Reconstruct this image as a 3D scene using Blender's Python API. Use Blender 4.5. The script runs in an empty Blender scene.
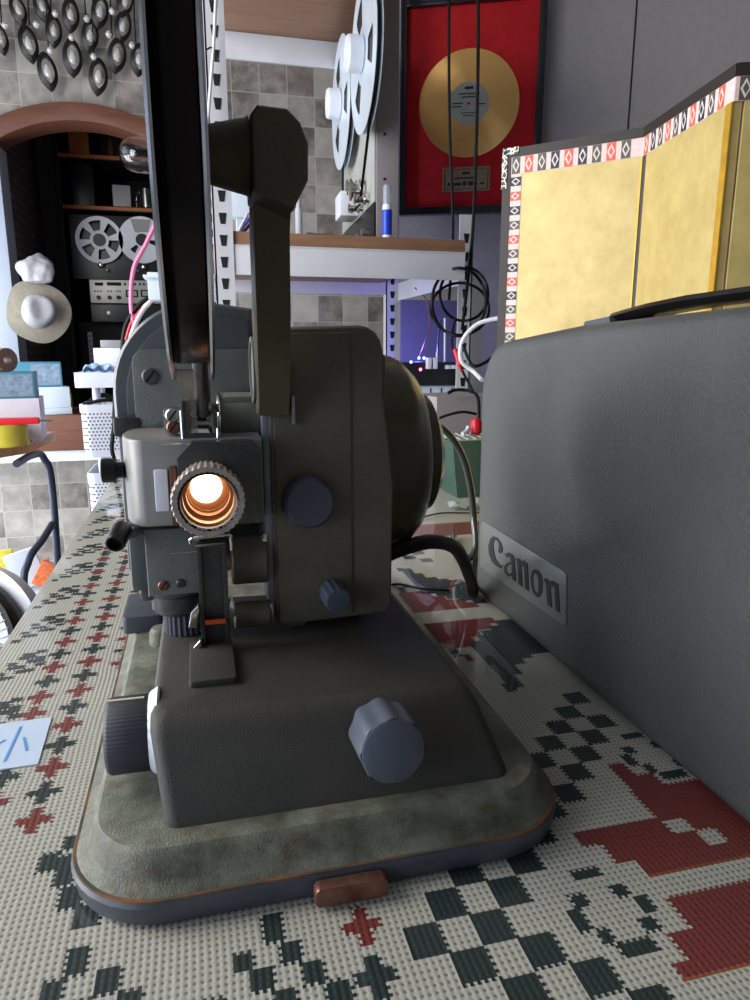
import bpy, bmesh, math, random
import numpy as np
from mathutils import Vector, Matrix, Euler
random.seed(7)
scene = bpy.context.scene
COL = scene.collection
pi = math.pi
# ------------------------------------------------------------------ camera
CAMZ, FPX, PITCH, YAW = 0.24, 693.0, math.radians(12.2), math.radians(-14.0)
cam = bpy.data.cameras.new('camera'); cam_o = bpy.data.objects.new('camera', cam); COL.objects.link(cam_o)
cam.sensor_fit = 'VERTICAL'; cam.sensor_height = 24.0; cam.lens = 24.0*FPX/1000.0
cam.clip_start = 0.01; cam.clip_end = 50
cam_o.location = (0, 0, CAMZ); cam_o.rotation_euler = Euler((pi/2-PITCH, 0, YAW), 'XYZ')
scene.camera = cam_o
_f0 = Vector((math.sin(-YAW), math.cos(YAW), 0)); _r = Vector((math.cos(YAW), math.sin(YAW), 0))
_f = _f0*math.cos(PITCH)+Vector((0, 0, -math.sin(PITCH))); _u = _r.cross(_f)
def ray(px, py): return _f+_r*((px-375)/FPX)+_u*((500-py)/FPX)
def at(px, py, Y):                       # the point at depth Y seen at a pixel of the photograph
    d = ray(px, py); return Vector((0, 0, CAMZ))+d*(Y/d.y)
def atx(px, py, X):
    d = ray(px, py); return Vector((0, 0, CAMZ))+d*(X/d.x)
def atz(px, py, Z):
    d = ray(px, py); return Vector((0, 0, CAMZ))+d*((Z-CAMZ)/d.z)

# ------------------------------------------------------------------ materials
class NT:
    def __init__(s, name):
        s.m = bpy.data.materials.new(name); s.m.use_nodes = True
        s.t = s.m.node_tree; s.t.nodes.clear()
        s.out = s.n('ShaderNodeOutputMaterial'); s.b = s.n('ShaderNodeBsdfPrincipled')
        s.l(s.b.outputs[0], s.out.inputs[0])
    def n(s, t, **k):
        x = s.t.nodes.new(t)
        for a, v in k.items(): setattr(x, a, v)
        return x
    def l(s, a, b): s.t.links.new(a, b)
    def tc(s, kind='Object'): return s.n('ShaderNodeTexCoord').outputs[kind]
    def math(s, op, a, b=None, c=None):
        x = s.n('ShaderNodeMath', operation=op)
        for i, v in enumerate((a, b, c)):
            if v is None: continue
            if isinstance(v, (int, float)): x.inputs[i].default_value = v
            else: s.l(v, x.inputs[i])
        return x.outputs[0]
    def noise(s, scale, detail=4, vec=None, rough=.55):
        x = s.n('ShaderNodeTexNoise'); x.inputs['Scale'].default_value = scale; x.inputs['Detail'].default_value = detail
        x.inputs['Roughness'].default_value = rough
        s.l(vec if vec is not None else s.tc(), x.inputs['Vector']); return x.outputs['Fac']
    def ramp(s, fac, stops):
        x = s.n('ShaderNodeValToRGB'); e = x.color_ramp.elements
        while len(e) < len(stops): e.new(.5)
        for k, (p, c) in enumerate(stops): e[k].position = p; e[k].color = (*c[:3], 1)
        s.l(fac, x.inputs[0]); return x.outputs[0]
    def mix(s, fac, a, b):
        x = s.n('ShaderNodeMix', data_type='RGBA')
        for i, v in ((0, fac), (6, a), (7, b)):
            if isinstance(v, (int, float)): x.inputs[i].default_value = v
            elif isinstance(v, tuple): x.inputs[i].default_value = (*v[:3], 1)
            else: s.l(v, x.inputs[i])
        return x.outputs[2]
    def bump(s, h, strength=.3, dist=.001, prev=None):
        x = s.n('ShaderNodeBump'); x.inputs['Strength'].default_value = strength; x.inputs['Distance'].default_value = dist
        s.l(h, x.inputs['Height'])
        if prev is not None: s.l(prev, x.inputs['Normal'])
        s.l(x.outputs[0], s.b.inputs['Normal']); return x.outputs[0]
    def set(s, **k):
        for a, v in k.items():
            i = s.b.inputs[a.replace('_', ' ')]
            if isinstance(v, tuple): i.default_value = (*v[:3], 1) if len(i.default_value) == 4 else v
            elif isinstance(v, (int, float)): i.default_value = v
            else: s.l(v, i)
def lin(r, g, b):                        # sRGB 0-255 to linear
    f = lambda c: (c/255/12.92) if c/255 <= .04045 else ((c/255+.055)/1.055)**2.4
    return (f(r), f(g), f(b))
def simple(name, col, rough=.5, metal=0., var=.12, nscale=60, bump=0., bscale=300, bdist=.0005, coat=0., trans=0., emit=0., ior=1.45, spec=.5, emitcol=None):
    t = NT(name)
    if var > 0:
        d = tuple(c*(1-var) for c in col); h = tuple(min(1, c*(1+var)) for c in col)
        t.set(Base_Color=t.ramp(t.noise(nscale), [(.3, d), (.7, h)]))
    else: t.set(Base_Color=col)
    t.set(Roughness=rough, Metallic=metal, Coat_Weight=coat, Transmission_Weight=trans, IOR=ior, Specular_IOR_Level=spec)
    if coat: t.set(Coat_Roughness=.04)
    if emit: t.set(Emission_Strength=emit, Emission_Color=emitcol or col)
    if bump: t.bump(t.noise(bscale, 3), bump, bdist)
    return t.m
M = {}
def crinkle(name, a, b, rough=.45, bs=900, bstr=.6, blot=14, spec=.5, stain=None):
    t = NT(name)
    c = t.ramp(t.noise(blot, 6, rough=.65), [(.32, a), (.68, b)])
    if stain: c = t.mix(t.ramp(t.noise(blot*1.7, 7, rough=.7), [(.52, (0, 0, 0)), (.70, (1, 1, 1))]), c, stain)
    c = t.mix(t.ramp(t.noise(bs*.8, 2), [(.35, (0, 0, 0)), (.75, (.35, .35, .35))]), c, tuple(x*.45 for x in a))
    t.set(Base_Color=c, Roughness=rough, Specular_IOR_Level=spec)
    t.bump(t.noise(bs, 3), bstr, .0006)
    return t.m
M['base'] = crinkle('mottled grey green paint', lin(62, 64, 52), lin(134, 136, 118), .55, 1100, .7, 38, stain=lin(86, 72, 44))
M['edge_highlight'] = simple('painted highlight enamel', lin(128, 132, 136), .35, .2, .15, 60, .1, 900)  # pale tone stands for light caught on the body's left edge
M['rim'] = simple('slate rubber', lin(70, 74, 82), .42, 0, .15, 30, .2, 500)
M['box'] = crinkle('dark crinkle paint', lin(50, 48, 42), lin(64, 61, 53), .6, 1300, .6, 20)
M['body'] = crinkle('olive grey crinkle paint', lin(88, 82, 68), lin(106, 99, 82), .5, 1300, .5, 16)
M['body_l'] = crinkle('worn grey crinkle paint', lin(98, 101, 98), lin(122, 125, 119), .42, 1200, .6, 30)
M['arm'] = crinkle('dark olive paint', lin(76, 71, 52), lin(92, 86, 64), .42, 1500, .3, 20)
M['gate_grey'] = simple('polished grey casting', lin(132, 130, 126), .42, .25, .1, 60, .08, 900)
M['smooth_grey'] = simple('smooth grey enamel', lin(92, 97, 98), .3, .2, .08, 40, .05, 900)
M['dome'] = simple('olive glossy enamel', lin(74, 68, 42), .25, .0, .1, 20, .03, 400, coat=.3)
M['knob'] = simple('blue grey plastic', lin(76, 81, 92), .45, 0, .08, 200, .1, 1500)
M['dialk'] = simple('charcoal knob plastic', lin(58, 60, 66), .5, 0, .1, 100)
M['white_paint'] = simple('white dial paint', lin(214, 218, 226), .45, 0, .04)
M['black'] = simple('black plastic', lin(17, 17, 18), .35, 0, .15)
M['blackrub'] = simple('black cable rubber', lin(12, 12, 13), .5, 0, .1, spec=.25)
M['chrome'] = simple('worn chrome', (.75, .74, .72), .16, 1, .1, 300)
M['steel'] = simple('dull steel', (.42, .42, .42), .32, 1, .15, 200)
M['copper'] = simple('brown worn copper', lin(128, 92, 76), .36, .7, .3, 160)
M['gunmetal'] = simple('dark gunmetal', (.09, .088, .085), .3, .7, .2, 200)
M['brass'] = simple('warm brass lining', lin(186, 134, 88), .4, .6, .12, 80)
M['lamp'] = simple('glowing lamp', (1, .9, .72), .4, 0, 0, emit=7, emitcol=(1, .88, .72))
M['crystal'] = simple('faceted crystal', (.95, .93, .9), .08, 0, 0, trans=.55, coat=.6, ior=1.6)
M['reelflange'] = simple('black reel enamel', lin(20, 22, 26), .13, .0, .1, 40, coat=.8)
M['film'] = simple('dark film', lin(20, 10, 6), .25, .0, .25, 800, coat=.08, spec=.25)
M['filmstrip'] = simple('translucent film', lin(200, 196, 184), .2, 0, .1, 300, trans=.8, ior=1.1)
M['edge'] = simple('bare metal edge', (.62, .62, .64), .25, 1, .05)
M['glass'] = simple('clear glass', (1, 1, 1), .02, 0, 0, trans=1.0, ior=1.45)
M['orange_reflection'] = simple('painted orange reflection', lin(190, 80, 30), .4, 0, .1)  # orange reflection in the film channel, put in as colour
M['cream'] = simple('cream paint', lin(222, 210, 180), .5, 0, .05)
M['case'] = crinkle('grey leatherette case shell', lin(72, 74, 73), lin(87, 89, 87), .40, 480, .8, 9)
M['badge'] = simple('pale grey badge plate', lin(112, 117, 114), .32, .15, .06, 60)
M['ink'] = simple('black lettering', lin(28, 30, 30), .5, 0, .05)
M['handle'] = simple('black leather handle', lin(24, 20, 20), .25, 0, .3, 90, .2, 400)
M['white_enamel'] = simple('white enamel steel', lin(196, 198, 204), .42, 0, .05, 12)
M['white_plastic'] = simple('white plastic', lin(218, 222, 232), .4, 0, .04, 12)
M['grey_plastic'] = simple('grey plastic', lin(150, 148, 150), .45, 0, .06, 12)
M['shadow_gap'] = simple('black slot', lin(14, 14, 16), .7, 0, 0)
M['alu'] = simple('brushed aluminium', (.72, .80, .88), .34, .35, .05, 30)
M['beige_paint'] = simple('warm white deck plate', lin(188, 188, 182), .4, .25, .06, 20)
M['dark_deck'] = simple('black deck panel', lin(30, 31, 32), .35, 0, .1)
M['red_velvet'] = simple('red velvet mat', lin(186, 20, 26), .85, 0, .14, 30, .3, 900)
M['frame_black'] = simple('black glossy frame', lin(20, 22, 30), .22, 0, .1, 20, coat=.4)
M['plaque'] = simple('tarnished brass plaque', lin(150, 134, 104), .4, .4, .12, 60)
M['label_paper'] = simple('pale green label paper', lin(176, 184, 172), .6, 0, .05, 60)
M['blue'] = simple('blue label', lin(20, 60, 190), .35, 0, .05)
M['red'] = simple('red plastic', lin(200, 24, 40), .35, 0, .06)
M['yellow'] = simple('yellow tape', lin(206, 192, 70), .4, 0, .12, 60)
M['teal_card'] = simple('teal printed card', lin(70, 128, 152), .5, 0, .1, 20)
M['sky_card'] = simple('printed picture', lin(120, 140, 160), .5, 0, .35, 90)
M['white_card'] = simple('white blue card box', lin(204, 216, 228), .55, 0, .03, 20)
M['lilac_card'] = simple('lilac white card', lin(214, 208, 222), .55, 0, .03, 20)
M['pink'] = simple('pink cable', lin(220, 120, 160), .4, 0, .05)
M['whitecable'] = simple('white cable', lin(214, 214, 218), .4, 0, .04)
M['green_metal'] = simple('dark green crate', lin(62, 88, 76), .4, 0, .12, 30)
M['stone_grey'] = simple('warm grey block', lin(150, 142, 142), .6, 0, .05, 10)
M['blue_cloth'] = simple('pale blue cloth', lin(150, 184, 220), .8, 0, .15, 90)
M['hat_cloth'] = simple('off white cloth', lin(158, 158, 160), .85, 0, .1, 70, .4, 300, .002)
M['hat_khaki'] = simple('khaki cloth', lin(150, 142, 128), .85, 0, .12, 70, .4, 300, .002)
M['tube'] = simple('blue black painted steel tube', lin(58, 66, 84), .3, .3, .08, 40)
M['fanwire'] = simple('white coated wire', lin(220, 226, 240), .35, 0, .03)
M['bluelight'] = simple('blue indicator light', (.1, .15, 1), .4, 0, 0, emit=14)
M['redlight'] = simple('magenta indicator light', (1, .08, .3), .4, 0, 0, emit=10)
M['shade_panel'] = simple('slate lilac panel', lin(104, 100, 128), .6, 0, .05)
M['violet'] = simple('violet drum', lin(84, 70, 190), .5, 0, .15, 12)
M['printed'] = simple('orange printed paper', lin(232, 120, 70), .5, 0, .3, 120)
M['lit_orange'] = simple('lit orange shelf edge', lin(176, 96, 44), .5, 0, .1)  # orange light on the rack shelf edges, put into the colour
M['darkwood'] = simple('dark rack wood', lin(34, 28, 26), .6, 0, .2, 20)
M['plaster'] = simple('white plaster', lin(216, 222, 230), .7, 0, .03, 6)
M['jamb'] = simple('blue white jamb paint', lin(150, 158, 172), .7, 0, .04, 6)
M['greywall'] = simple('grey wall panel', lin(158, 154, 152), .6, 0, .05, 60, .25, 700)
M['ceiling'] = simple('off white ceiling', lin(150, 146, 142), .8, 0, .03)
M['gold_trim'] = simple('bright gold strip', lin(226, 176, 60), .3, .6, .15, 60)
M['lacquer'] = simple('dark brown lacquer', lin(40, 33, 28), .55, 0, .12, 60)

def wood(name, a, b, rough=.5, sc=(3, 40, 40)):
    t = NT(name); mp = t.n('ShaderNodeMapping'); mp.inputs['Scale'].default_value = sc
    t.l(t.tc(), mp.inputs[0]); n = t.noise(3, 6, mp.outputs[0], .6)
    t.set(Base_Color=t.ramp(n, [(.3, a), (.7, b)]), Roughness=rough); t.bump(n, .1, .001); return t.m
M['shelfwood'] = wood('particle board brown', lin(120, 88, 66), lin(146, 108, 82))
M['archwood'] = wood('red brown arch wood', lin(86, 50, 36), lin(106, 62, 44))
M['stoolwood'] = wood('light orange wood', lin(196, 142, 96), lin(222, 170, 122))
M['tablewood'] = wood('table wood', lin(120, 90, 64), lin(140, 106, 78))

def tile_mat(name, cols, mortar, size, phase, rough=.35):
    t = NT(name); sx = t.n('ShaderNodeSeparateXYZ'); g = t.n('ShaderNodeNewGeometry'); t.l(g.outputs['Position'], sx.inputs[0])
    cx = t.n('ShaderNodeCombineXYZ')
    u = t.math('DIVIDE', t.math('SUBTRACT', sx.outputs[0], phase[0]), size); v = t.math('DIVIDE', t.math('SUBTRACT', sx.outputs[2], phase[1]), size)
    t.l(t.math('FLOOR', u), cx.inputs[0]); t.l(t.math('FLOOR', v), cx.inputs[1])
    wn = t.n('ShaderNodeTexWhiteNoise', noise_dimensions='2D'); t.l(cx.outputs[0], wn.inputs[0])
    c = t.ramp(wn.outputs[0], [(i/(len(cols)-1), q) for i, q in enumerate(cols)])
    off = t.n('ShaderNodeVectorMath', operation='MULTIPLY_ADD'); t.l(cx.outputs[0], off.inputs[0]); off.inputs[1].default_value = (3.1, 5.7, 2.3); t.l(g.outputs['Position'], off.inputs[2])
    ns = t.noise(14, 6, off.outputs[0], .65)
    c = t.mix(t.ramp(ns, [(.4, (0, 0, 0)), (.7, (.5, .5, .5))]), c, tuple(min(1, x*1.6) for x in cols[-1]))
    fu = t.math('ABSOLUTE', t.math('SUBTRACT', t.math('FRACT', u), .5)); fv = t.math('ABSOLUTE', t.math('SUBTRACT', t.math('FRACT', v), .5))
    e = t.math('GREATER_THAN', t.math('MAXIMUM', fu, fv), .485)
    t.set(Base_Color=t.mix(e, c, mortar), Roughness=rough); t.bump(t.math('SUBTRACT', t.math('MULTIPLY', ns, .3), e), .4, .002); return t.m
M['tile'] = tile_mat('stone mosaic tile', [lin(84, 78, 74), lin(110, 103, 97), lin(140, 134, 127), lin(160, 154, 147)], lin(170, 166, 160), .0935, (-.502, 1.09))
M['tile_floor'] = simple('pale floor', lin(170, 172, 178), .35, 0, .08, 10)
def brick_mat():
    t = NT('dark brick'); bt = t.n('ShaderNodeTexBrick'); sx = t.n('ShaderNodeSeparateXYZ'); t.l(t.tc(), sx.inputs[0]); cx = t.n('ShaderNodeCombineXYZ')
    t.l(t.math('ADD', sx.outputs[0], sx.outputs[1]), cx.inputs[0]); t.l(sx.outputs[2], cx.inputs[1]); t.l(cx.outputs[0], bt.inputs['Vector'])
    bt.inputs['Scale'].default_value = 8; bt.inputs['Color1'].default_value = (*lin(96, 82, 76), 1); bt.inputs['Color2'].default_value = (*lin(66, 56, 54), 1); bt.inputs['Mortar'].default_value = (*lin(40, 36, 36), 1)
    bt.inputs['Mortar Size'].default_value = .03
    t.set(Base_Color=bt.outputs[0], Roughness=.8); t.bump(bt.outputs[1], -.5, .004); return t.m
M['brick'] = brick_mat()
def perf_mat():
    t = NT('perforated white plastic'); sx = t.n('ShaderNodeSeparateXYZ'); t.l(t.tc(), sx.inputs[0])
    P = .0098
    u = t.math('DIVIDE', t.math('ADD', sx.outputs[0], sx.outputs[1]), P); v = t.math('DIVIDE', sx.outputs[2], P)
    row = t.math('MODULO', t.math('ADD', t.math('FLOOR', v), 1000), 2)
    fu = t.math('SUBTRACT', t.math('FRACT', t.math('ADD', u, t.math('MULTIPLY', row, .5))), .5); fv = t.math('SUBTRACT', t.math('FRACT', v), .5)
    r = t.math('SQRT', t.math('ADD', t.math('MULTIPLY', fu, fu), t.math('MULTIPLY', fv, fv)))
    t.set(Base_Color=t.mix(t.math('LESS_THAN', r, .27), lin(220, 223, 232), lin(70, 74, 84)), Roughness=.4); return t.m
M['perf'] = perf_mat()
M['lens_ring'] = simple('worn lens ring', lin(176, 162, 152), .4, .5, .2, 200)
_t = NT('chased dark silver'); _v = _t.n('ShaderNodeTexVoronoi', feature='DISTANCE_TO_EDGE'); _v.inputs['Scale'].default_value = 130; _t.l(_t.tc(), _v.inputs['Vector'])
_t.set(Base_Color=_t.ramp(_v.outputs[0], [(.03, (.45, .44, .38)), (.10, (.03, .03, .025))]), Metallic=.6, Roughness=.4); _t.bump(_v.outputs[0], -.5, .001); M['filigree'] = _t.m
def goldleaf():
    t = NT('gold leaf panel'); n = t.noise(26, 8, rough=.7); n2 = t.noise(5, 2)
    c = t.ramp(n, [(.3, lin(176, 152, 92)), (.7, lin(212, 188, 124))]); c = t.mix(t.math('MULTIPLY', n2, .5), c, lin(186, 168, 100))
    t.set(Base_Color=c, Roughness=.45, Metallic=.12); t.bump(n, .12, .002); return t.m
M['goldleaf'] = goldleaf()
def golddisc():
    t = NT('gold record'); g = t.n('ShaderNodeTangent', direction_type='RADIAL', axis='Y'); t.l(g.outputs[0], t.b.inputs['Tangent'])
    sx = t.n('ShaderNodeSeparateXYZ'); t.l(t.tc(), sx.inputs[0])
    r = t.math('SQRT', t.math('ADD', t.math('POWER', sx.outputs[0], 2), t.math('POWER', sx.outputs[2], 2)))
    t.set(Base_Color=lin(240, 190, 116), Metallic=.8, Roughness=.26, Anisotropic=.95)
    t.bump(t.math('SINE', t.math('MULTIPLY', r, 2400)), .06, .0004); return t.m
M['golddisc'] = golddisc()
def cloth_mat():
    t = NT('cross stitch weave under clear vinyl'); a = t.n('ShaderNodeAttribute', attribute_name='yarn')
    sx = t.n('ShaderNodeSeparateXYZ'); g = t.n('ShaderNodeNewGeometry'); t.l(g.outputs['Position'], sx.inputs[0])
    wob = t.noise(9, 2, g.outputs['Position'])
    x = t.math('ADD', sx.outputs[0], t.math('MULTIPLY', wob, .004)); y = t.math('ADD', sx.outputs[1], t.math('MULTIPLY', wob, .003))
    s1 = t.math('ABSOLUTE', t.math('SINE', t.math('MULTIPLY', x, pi/.003))); s2 = t.math('ABSOLUTE', t.math('SINE', t.math('MULTIPLY', y, pi/.0033)))
    h = t.math('ADD', t.math('MULTIPLY', t.math('MAXIMUM', s1, s2), .75), t.math('MULTIPLY', t.math('MINIMUM', s1, s2), .25))
    hole = t.ramp(h, [(.28, (1, 1, 1)), (.66, (0, 0, 0))])
    c = t.mix(t.math('MULTIPLY', hole, .8), a.outputs['Color'], t.mix(.75, a.outputs['Color'], lin(52, 42, 30)))
    c = t.mix(t.math('MULTIPLY', t.noise(520, 3, g.outputs['Position']), .6), c, t.mix(.5, c, (.0, .0, .0)))
    t.set(Base_Color=c, Roughness=.8, Coat_Weight=.85, Coat_Roughness=.03, Coat_IOR=1.45)
    t.bump(h, .6, .0008)
    cn = t.n('ShaderNodeBump'); cn.inputs['Strength'].default_value = .25; cn.inputs['Distance'].default_value = .002
    t.l(t.noise(7, 2, g.outputs['Position']), cn.inputs['Height']); t.l(cn.outputs[0], t.b.inputs['Coat Normal'])
    return t.m
M['cloth'] = cloth_mat()

# ------------------------------------------------------------------ mesh builder (world coordinates)
def smoothsharp(bm, ang=35):
    for f in bm.faces: f.smooth = True
    for e in bm.edges:
        if len(e.link_faces) == 2:
            try: e.smooth = e.calc_face_angle() < math.radians(ang)
            except ValueError: e.smooth = True
def tag(o, label=None, cat=None, group=None, kind=None):
    if label: o['label'] = label
    if cat: o['category'] = cat
    if group: o['group'] = group
    if kind: o['kind'] = kind
    return o
def empty(name, loc, label=None, cat=None, group=None, rz=0):
    o = bpy.data.objects.new(name, None); COL.objects.link(o); o.location = loc; o.rotation_euler = (0, 0, rz); o.empty_display_size = .02
    return tag(o, label, cat, group)
def wloc(o):
    v = Vector((0, 0, 0))
    while o is not None: v += o.location; o = o.parent
    return v
class B:
    def __init__(s): s.bm = bmesh.new(); s.mi = 0
    def _xf(s, vs, m):
        bmesh.ops.transform(s.bm, matrix=m, verts=vs)
    def add(s, tmp, m=None):
        me = bpy.data.meshes.new('t'); tmp.to_mesh(me); tmp.free()
        if m is not None: me.transform(m)
        n0 = len(s.bm.faces); s.bm.from_mesh(me); bpy.data.meshes.remove(me)
        if s.mi:
            s.bm.faces.ensure_lookup_table()
            for i in range(n0, len(s.bm.faces)): s.bm.faces[i].material_index = s.mi
        return s
    def box(s, a, b, bev=0, seg=2, m=None):
        t = bmesh.new(); bmesh.ops.create_cube(t, size=1)
        a = Vector(a); b = Vector(b); c = (a+b)/2; d = b-a
        for v in t.verts: v.co = Vector((v.co.x*d.x, v.co.y*d.y, v.co.z*d.z))+c
        if bev: bmesh.ops.bevel(t, geom=t.edges[:]+t.verts[:], offset=bev, segments=seg, profile=.6, affect='EDGES')
        return s.add(t, m)
    def lathe(s, prof, c, axis='Z', n=40, m=None, lobes=0, lobe=0.0):
        # prof: list of (radius, height) ; axis direction string or vector
        t = bmesh.new(); rings = []
        for r, h in prof:
            if r < 1e-7: rings.append([t.verts.new((0, 0, h))]); continue
            ring = []
            for i in range(n):
                a = 2*pi*i/n; rr = r*(1+lobe*math.cos(lobes*a)) if lobes else r
                ring.append(t.verts.new((rr*math.cos(a), rr*math.sin(a), h)))
            rings.append(ring)
        for p, q in zip(rings, rings[1:]):
            if len(p) == 1 and len(q) == 1: continue
            for i in range(n):
                j = (i+1) % n
                if len(p) == 1: t.faces.new((p[0], q[i], q[j]))
                elif len(q) == 1: t.faces.new((p[i], p[j], q[0]))
                else: t.faces.new((p[i], p[j], q[j], q[i]))
        bmesh.ops.recalc_face_normals(t, faces=t.faces[:])
        ax = {'X': Vector((1, 0, 0)), 'Y': Vector((0, 1, 0)), 'Z': Vector((0, 0, 1))}.get(axis, axis) if isinstance(axis, str) else Vector(axis)
        q = Vector((0, 0, 1)).rotation_difference(ax.normalized()).to_matrix().to_4x4()
        mm = Matrix.Translation(Vector(c)) @ q
        if m is not None: mm = m @ mm
        return s.add(t, mm)
    def cyl(s, a, b, r, n=32, bev=0.0, r2=None):
        a = Vector(a); b = Vector(b); L = (b-a).length; r2 = r if r2 is None else r2
        e = min(bev, L*.45, r*.6)
        p = [(0, 0), (r-e, 0), (r, e), (r2, L-e), (r2-e, L), (0, L)] if e > 0 else [(0, 0), (r, 0), (r2, L), (0, L)]
        return s.lathe(p, a, b-a, n)
    def tube(s, pts, r, n=10, taper=None):
        pts = [Vector(p) for p in pts]
        # catmull-rom smoothing
        P = []
        for i in range(len(pts)-1):
            p0 = pts[max(i-1, 0)]; p1 = pts[i]; p2 = pts[i+1]; p3 = pts[min(i+2, len(pts)-1)]
            k = 8 if len(pts) > 2 else 1
            for j in range(k):
                u = j/k
                P.append(.5*((2*p1)+(p2-p0)*u+(2*p0-5*p1+4*p2-p3)*u*u+(-p0+3*p1-3*p2+p3)*u**3))
        P.append(pts[-1]); t = bmesh.new(); rings = []
        up = Vector((0, 0, 1)); prev = None
        for i, p in enumerate(P):
            d = (P[min(i+1, len(P)-1)]-P[max(i-1, 0)]).normalized()
            if prev is None: x = d.cross(up if abs(d.z) < .9 else Vector((1, 0, 0))).normalized()
            else: x = (prev-d*prev.dot(d)).normalized()
            prev = x; y = d.cross(x)
            rings.append([t.verts.new(p+x*(r*math.cos(2*pi*k/n))+y*(r*math.sin(2*pi*k/n))) for k in range(n)])
        for a, b in zip(rings, rings[1:]):
            for i in range(n): t.faces.new((a[i], a[(i+1) % n], b[(i+1) % n], b[i]))
        t.faces.new(rings[0][::-1]); t.faces.new(rings[-1])
        bmesh.ops.recalc_face_normals(t, faces=t.faces[:])
        return s.add(t)
    def prism(s, poly, plane, lo, hi, bev=0, seg=2, m=None):
        # poly: 2-D points; plane 'XZ' extrudes along Y, 'YZ' along X, 'XY' along Z
        t = bmesh.new()
        def mk(p, h):
            return {'XZ': (p[0], h, p[1]), 'YZ': (h, p[0], p[1]), 'XY': (p[0], p[1], h)}[plane]
        a = [t.verts.new(mk(p, lo)) for p in poly]; b = [t.verts.new(mk(p, hi)) for p in poly]
        t.faces.new(a); t.faces.new(b[::-1]); n = len(poly)
        for i in range(n): t.faces.new((a[i], a[(i+1) % n], b[(i+1) % n], b[i]))
        bmesh.ops.recalc_face_normals(t, faces=t.faces[:])
        if bev:
            ed = [e for e in t.edges if all(v in a for v in e.verts) or all(v in b for v in e.verts)]
            bmesh.ops.bevel(t, geom=ed, offset=bev, segments=seg, profile=.6, affect='EDGES')
        return s.add(t, m)
    def quad(s, pts, thick=0.0, nrm=None):
        t = bmesh.new(); vs = [t.verts.new(p) for p in pts]; f = t.faces.new(vs); t.normal_update()
        if thick:
            n_ = Vector(nrm).normalized() if nrm is not None else f.normal.copy()
            vb = [t.verts.new(Vector(p)-n_*thick) for p in pts]; t.faces.new(vb[::-1]); k = len(pts)
            for i in range(k): t.faces.new((vs[i], vb[i], vb[(i+1) % k], vs[(i+1) % k]))
            bmesh.ops.recalc_face_normals(t, faces=t.faces[:])
        return s.add(t)
    def build(s, name, mat, parent=None, label=None, cat=None, group=None, kind=None, ang=35, origin=None, mats=None):
        smoothsharp(s.bm, ang)
        me = bpy.data.meshes.new(name); s.bm.to_mesh(me); s.bm.free()
        o = bpy.data.objects.new(name, me); COL.objects.link(o)
        if parent is None and origin is None:
            vs = [v.co for v in me.vertices]
            origin = Vector(((min(v.x for v in vs)+max(v.x for v in vs))/2, (min(v.y for v in vs)+max(v.y for v in vs))/2, min(v.z for v in vs)))
        off = Vector(origin) if origin is not None else Vector((0, 0, 0))
        if parent is not None:
            base = wloc(parent)
            if parent.type == 'EMPTY' and abs(parent.rotation_euler.z) > 1e-6: pass   # meshes given in the thing's own frame
            else: off = off if origin is not None else base; o.location = off-base
            if abs(parent.rotation_euler.z) > 1e-6: off = Vector((0, 0, 0))
            o.parent = parent
        else: o.location = off
        me.transform(Matrix.Translation(-off)); 
        for q in ([mat] if mats is None else mats): me.materials.append(M[q] if isinstance(q, str) else q)
        return tag(o, label, cat, group, kind)
def rrect(x0, x1, y0, y1, r, n=8):
    rs = r if isinstance(r, (list, tuple)) else [r]*4       # order: (x1,y0),(x1,y1),(x0,y1),(x0,y0)
    out = []
    for (cx, cy, a0, rr) in ((x1-rs[0], y0+rs[0], -pi/2, rs[0]), (x1-rs[1], y1-rs[1], 0, rs[1]), (x0+rs[2], y1-rs[2], pi/2, rs[2]), (x0+rs[3], y0+rs[3], pi, rs[3])):
        if rr < 1e-6: out.append((cx, cy)); continue
        for i in range(n+1):
            a = a0+pi/2*i/n; out.append((cx+rr*math.cos(a), cy+rr*math.sin(a)))
    return out
def loft(b, loops):
    # loops: list of equal-length closed 3-D loops, bottom to top; caps both ends
    t = bmesh.new(); L = [[t.verts.new(p) for p in lp] for lp in loops]; n = len(L[0])
    for p, q in zip(L, L[1:]):
        for i in range(n): t.faces.new((p[i], p[(i+1) % n], q[(i+1) % n], q[i]))
    t.faces.new(L[0][::-1]); t.faces.new(L[-1]); bmesh.ops.recalc_face_normals(t, faces=t.faces[:]); return b.add(t)
# ------------------------------------------------------------------ tablecloth with its cross stitch pattern
CREAM, GREEN, RED, RUST = lin(184, 182, 169), lin(18, 40, 40), lin(118, 38, 32), lin(150, 76, 32)
rects = []
def R(x0, x1, y0, y1, c=GREEN): rects.append((x0, x1, y0, y1, c))
def cross(x, y, c, w=.0083, h=.0105):
    R(x-w, x+w, y-.0033, y+.0033, c); R(x-.003, x+.003, y-h, y+h, c)
# left columns of small crosses, alternating red and green
for k in range(-3, 42):
    cross(-.0965, .4246+k*.0244, GREEN if k % 2 == 0 else RED)
    cross(-.1215, .4206+k*.0244+.0, RED if (k % 2 == 0) == (k < 3) else GREEN) if k > -3 else None
for k in range(4, 40): cross(-.071, .4400+k*.0244, GREEN if k % 2 else RED)
# paired motif of slanting steps along the left edge
for m in range(16):
    cy = .435+.082*m
    for k in range(3):
        for i in range(6-k):
            x = -.166+.0058*i+.004*k; y = cy+.0175*k+.0052*i+(.0045 if i % 2 else 0)
            R(x, x+.0075, y, y+.0068)
    R(-.150, -.140, cy+.050, cy+.058); R(-.140, -.131, cy+.040, cy+.050)
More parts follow.
